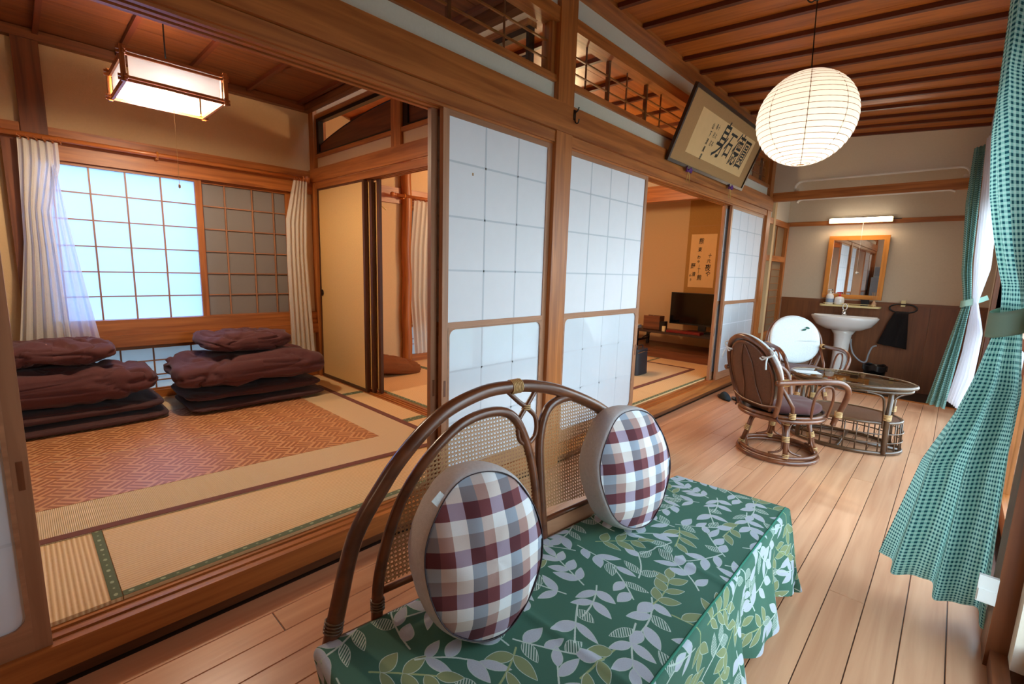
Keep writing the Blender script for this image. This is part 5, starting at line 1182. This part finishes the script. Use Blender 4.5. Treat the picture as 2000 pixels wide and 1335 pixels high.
mr = thing('wall_mirror', 'mirror in an orange wooden frame above the washbasin', 'mirror', (-.957, 7.14, .985))
for bx, ax in (((-1.26, -.655, 1.70, 1.752), 'X'), ((-1.26, -.655, .985, 1.035), 'X'), ((-1.26, -1.208, 1.035, 1.70), 'Z'), ((-.707, -.655, 1.035, 1.70), 'Z')): B(bx[0], bx[1], 7.125, 7.158, bx[2], bx[3]).build('frame_bar', MIR[ax], mr)
B(-1.208, -.707, 7.140, 7.150, 1.035, 1.70).build('mirror_glass', plain('mirror_silver', (.9, .9, .9), .01, 1, vary=0), mr); W(mr)
sh = thing('vanity_shelf', 'cream plastic shelf with rounded ends under the mirror', 'shelf', (-.955, 7.09, .885))
r_ = .05; P = [(-1.265, 7.157), (-1.265, 7.02 + r_)] + [(-1.265 + r_ - r_ * math.cos(k * PI / 8), 7.02 + r_ - r_ * math.sin(k * PI / 8)) for k in range(1, 4)] + [(-1.215, 7.02), (-.695, 7.02)] + [(-.695 + r_ * math.sin(k * PI / 8), 7.02 + r_ - r_ * math.cos(k * PI / 8)) for k in range(1, 4)] + [(-.645, 7.07), (-.645, 7.157)]
slab(P, .885, .907).build('tray', M['cream_plastic'], sh); MB().cyl((-1.22, 7.03, .925), (-.69, 7.03, .925), .003, 6).build('guard_rail', M['cream_plastic'], sh)
for xx in (-1.2, -.955, -.71): MB().cyl((xx, 7.03, .907), (xx, 7.03, .925), .003, 6).build('rail_pin', M['cream_plastic'], sh)
W(sh)
def pump(x, y, prof, col, cap, label, nm='pump_bottle'):
    t = thing(nm, label, 'bottle', (x, y, .907)); MB().lathe(prof, n=20).build('body', col, t, smooth=True); h = prof[-1][1]
    MB().lathe([(.012, h), (.014, h + .002), (.014, h + .02), (.006, h + .022), (.006, h + .04)], n=12).build('pump', cap, t, smooth=True); MB().box(-.03, .010, -.008, .008, h + .038, h + .052).build('nozzle', cap, t); return t
red = plain('red_plastic', srgb(214, 44, 50), .3)
pump(-1.165, 7.08, [(.040, 0), (.042, .004), (.042, .10), (.03, .125), (.015, .135)], M['white_ceramic'], M['white_plastic'], 'white pump bottle with blue-grey label at the left end of the shelf')
MB().lathe([(.0428, .02), (.0428, .07)], (-1.165, 7.08, .907), 20).build('label_band', plain('blue_grey_label', srgb(150, 165, 190), .6), None)
bpy.context.scene.objects['label_band'].parent = [o for o in bpy.data.objects if o.name == 'pump_bottle'][0]; bpy.context.scene.objects['label_band'].location = (0, 0, .02)
pump(-1.062, 7.075, [(.040, 0), (.052, .012), (.054, .05), (.045, .09), (.016, .102)], M['white_ceramic'], red, 'round white bottle with red pump on the shelf')
tag(B(-.84, -.765, 7.05, 7.12, .907, .985).build('dark_candle_box', M['black_plastic']), 'dark square candle box on the shelf', 'box')
rd = thing('reed_diffuser', 'small glass reed diffuser at the right end of the shelf', 'diffuser', (-.715, 7.085, .907))
MB().lathe([(.022, 0), (.024, .004), (.024, .04), (.012, .055), (.012, .065)], n=16).build('glass_jar', plain('amber_glass', srgb(190, 150, 120), .1), rd, smooth=True)
for k in range(5): MB().cyl((0, 0, .02), (.035 * math.cos(k * 1.3 + 2), .012 * math.sin(k * 1.3), .17), .0015, 5).build('reed', M['binding'], rd)
tr = thing('towel_ring', 'dark oval towel ring with cream bracket on the wainscot', 'towel ring', (-.44, 7.13, .85))
MB().tube([(-.44 + .125 * math.copysign(abs(math.cos(k * PI / 20)) ** .75, math.cos(k * PI / 20)), 7.11, .905 + .048 * math.sin(k * PI / 20)) for k in range(40)], .008, 8, True).build('ring', M['black_plastic'], tr, smooth=True)
B(-.465, -.425, 7.11, 7.158, .925, .995).build('bracket', M['cream_plastic'], tr); W(tr)
def tw(u, v):
    xa_, xb_ = -.50 - .13 * v ** .8, -.385 + .03 * v; x = xa_ + (xb_ - xa_) * u; return (x, 7.10 - .012 * math.sin(PI * min(1, v * 8)) + .012 * math.sin(u * 14 + 2 * v) * (.3 + .7 * v), .868 - (.40 + .035 * u) * v)
tag(MB().grid(tw, 30, 20).build('hand_towel', M['towel'], smooth=True, solid=.012), 'black hand towel hanging from the oval ring', 'towel')
hs = MB().tube(spline([(-.88, 7.02, .50), (-.87, 7.0, .42), (-.83, 6.98, .32), (-.75, 6.98, .245), (-.70, 6.98, .25), (-.685, 6.98, .34), (-.66, 6.98, .43), (-.62, 6.98, .455)], 6), .009, 8)
tag(hs.build('flexible_hose', M['steel_grey'], smooth=True), 'grey flexible hose looping beside the washbasin pedestal', 'hose')
wbk = thing('waste_bin', 'small black waste bin on the dark floor right of the washbasin', 'bin', (-.60, 6.90, -.07))
MB().lathe([(.085, 0), (.11, .29), (.118, .29), (.118, .30), (.104, .30), (.08, .01), (.001, .01)], n=28).build('body', M['black_plastic'], wbk, smooth=True)
def bagl(u, v): an = u * 2 * PI; return ((.121 - .004 * v + .003 * math.sin(an * 11)) * math.cos(an), (.121 - .004 * v + .003 * math.sin(an * 9)) * math.sin(an), .303 - .06 * v - .01 * math.sin(an * 5))
MB().grid(bagl, 60, 4).build('bin_liner', M['black_plastic'], wbk, smooth=True)
# ------------------------------------------------------------------ gingham curtains on the garden side
rl = thing('curtain_rail', 'thin silver curtain rail under the ceiling on the garden side', 'curtain rail', (.06, 2.5, 2.47))
MB().box(.025, .037, -1.4, 6.0, 2.468, 2.482).box(.085, .095, -1.4, 6.0, 2.468, 2.482).build('rail', M['chrome'], rl)
for yy in (-1, 1, 3.45, 5.95): MB().box(.025, XW - .05, yy - .01, yy + .01, 2.482, 2.492).build('bracket', M['chrome'], rl)
W(rl)
def A1(v): return lin([(0, .035, 3.30, 2.465), (.17, .046, 3.2, 2.05), (.27, .050, 3.08, 1.80), (.37, .066, 2.85, 1.56), (.50, .112, 2.46, 1.22), (.555, .110, 2.36, 1.10), (.62, .075, 2.34, .93), (.70, .034, 2.33, .755), (.79, -.035, 2.33, .54), (1, -.108, 2.32, .115)])(v)
def B1(v): return lin([(0, .045, 2.05, 2.465), (.25, .06, 2.05, 1.85), (.5, .155, 2.22, 1.22), (.555, .172, 2.26, 1.10), (.65, .205, 2.24, .86), (1, .225, 2.22, .055)])(v)
gc = thing('gingham_curtain', 'large teal gingham curtain tied back at the right edge of the view', 'curtain', (.06, 2.4, .05), 0, 'teal gingham curtains')
pleated('curtain_cloth', A1, B1, .06, 2.465, lambda v: .030 - .022 * math.exp(-((v - .545) / .10) ** 2) + .050 * max(0, v - .6), 2.6, .62, M['gingham'], gc, rows=120, cols=200, phase=.6)
def tie(cx, cy, cz, a, b, h, yaw, parent, tail):
    def f(u, v): an = u * 2 * PI; return Vector((cx, cy, cz)) + Matrix.Rotation(yaw, 3, 'Z') @ Vector((a * math.cos(an), b * math.sin(an), h * (v - .5) + .02 * math.cos(an)))
    tk = MB().grid(f, 40, 6).build('tieback', M['teal_plain'], parent, smooth=True, solid=.004)
    MB().bar(Vector((cx, cy, cz)) + Vector((a * .5, 0, .0)), tail, .004, h * .7).build('tieback_strap', M['teal_plain'], tk)
tie(.140, 2.31, 1.10, .050, .075, .085, .2, gc, (.245, 2.215, 1.10))
W(gc)
def A2(v): return lin([(0, -.056, 5.9, 2.39), (.2, -.052, 5.9, 1.92), (.45, .00, 5.9, 1.3), (.565, .045, 5.9, 1.05), (.7, .0, 5.9, .74), (1, -.09, 5.9, .075)])(v)
def B2(v): return lin([(0, .012, 5.9, 2.41), (.4, .06, 5.9, 1.4), (.565, .10, 5.9, 1.05), (.75, .085, 5.9, .64), (1, .05, 5.9, .05)])(v)
fcn = thing('gingham_curtain', 'small-looking far teal gingham curtain tied back near the washbasin', 'curtain', (.0, 5.9, .06), 0, 'teal gingham curtains')
pleated('curtain_cloth', A2, B2, .06, 2.4, lambda v: .022 - .014 * math.exp(-((v - .565) / .08) ** 2) + .012 * v, 3, .75, M['gingham'], fcn, rows=60, cols=80)
tie(.085, 5.89, 1.05, .055, .05, .06, 0, fcn, (.2, 5.93, 1.10)); W(fcn)
def A3(v): return lin([(0, .022, 5.86, 2.445), (.4, .075, 5.86, 1.4), (.57, .105, 5.86, 1.05), (.75, .10, 5.86, .6), (1, .055, 5.86, .14)])(v)
def B3(v): return lin([(0, .078, 5.5, 2.46), (.25, .14, 5.4, 1.85), (.46, .17, 5.55, 1.35), (.565, .14, 5.8, 1.05), (.68, .20, 5.7, .80), (.85, .19, 5.6, .4), (1, .14, 5.6, .12)])(v)
svc = thing('sheer_curtain', 'white sheer curtain beside the far gingham curtain, backlit', 'curtain', (.12, 5.75, .13))
pleated('sheer_cloth', A3, B3, .13, 2.45, lambda v: .014 - .008 * math.exp(-((v - .56) / .08) ** 2), 6, .9, M['sheer'], svc, rows=60, cols=100); W(svc)
sk = thing('wall_socket_box', 'white surface-mounted socket box low on the dark post by the near curtain', 'socket', (.19, 2.02, .16))
B(.165, .21, 2.035, 2.049, .215, .305).build('box', M['white_plastic'], sk); B(.168, .207, 2.031, 2.035, .22, .26).build('cover', M['white_plastic'], sk); W(sk)
for o in bpy.data.objects:
    if '_c' in o: del o['_c']
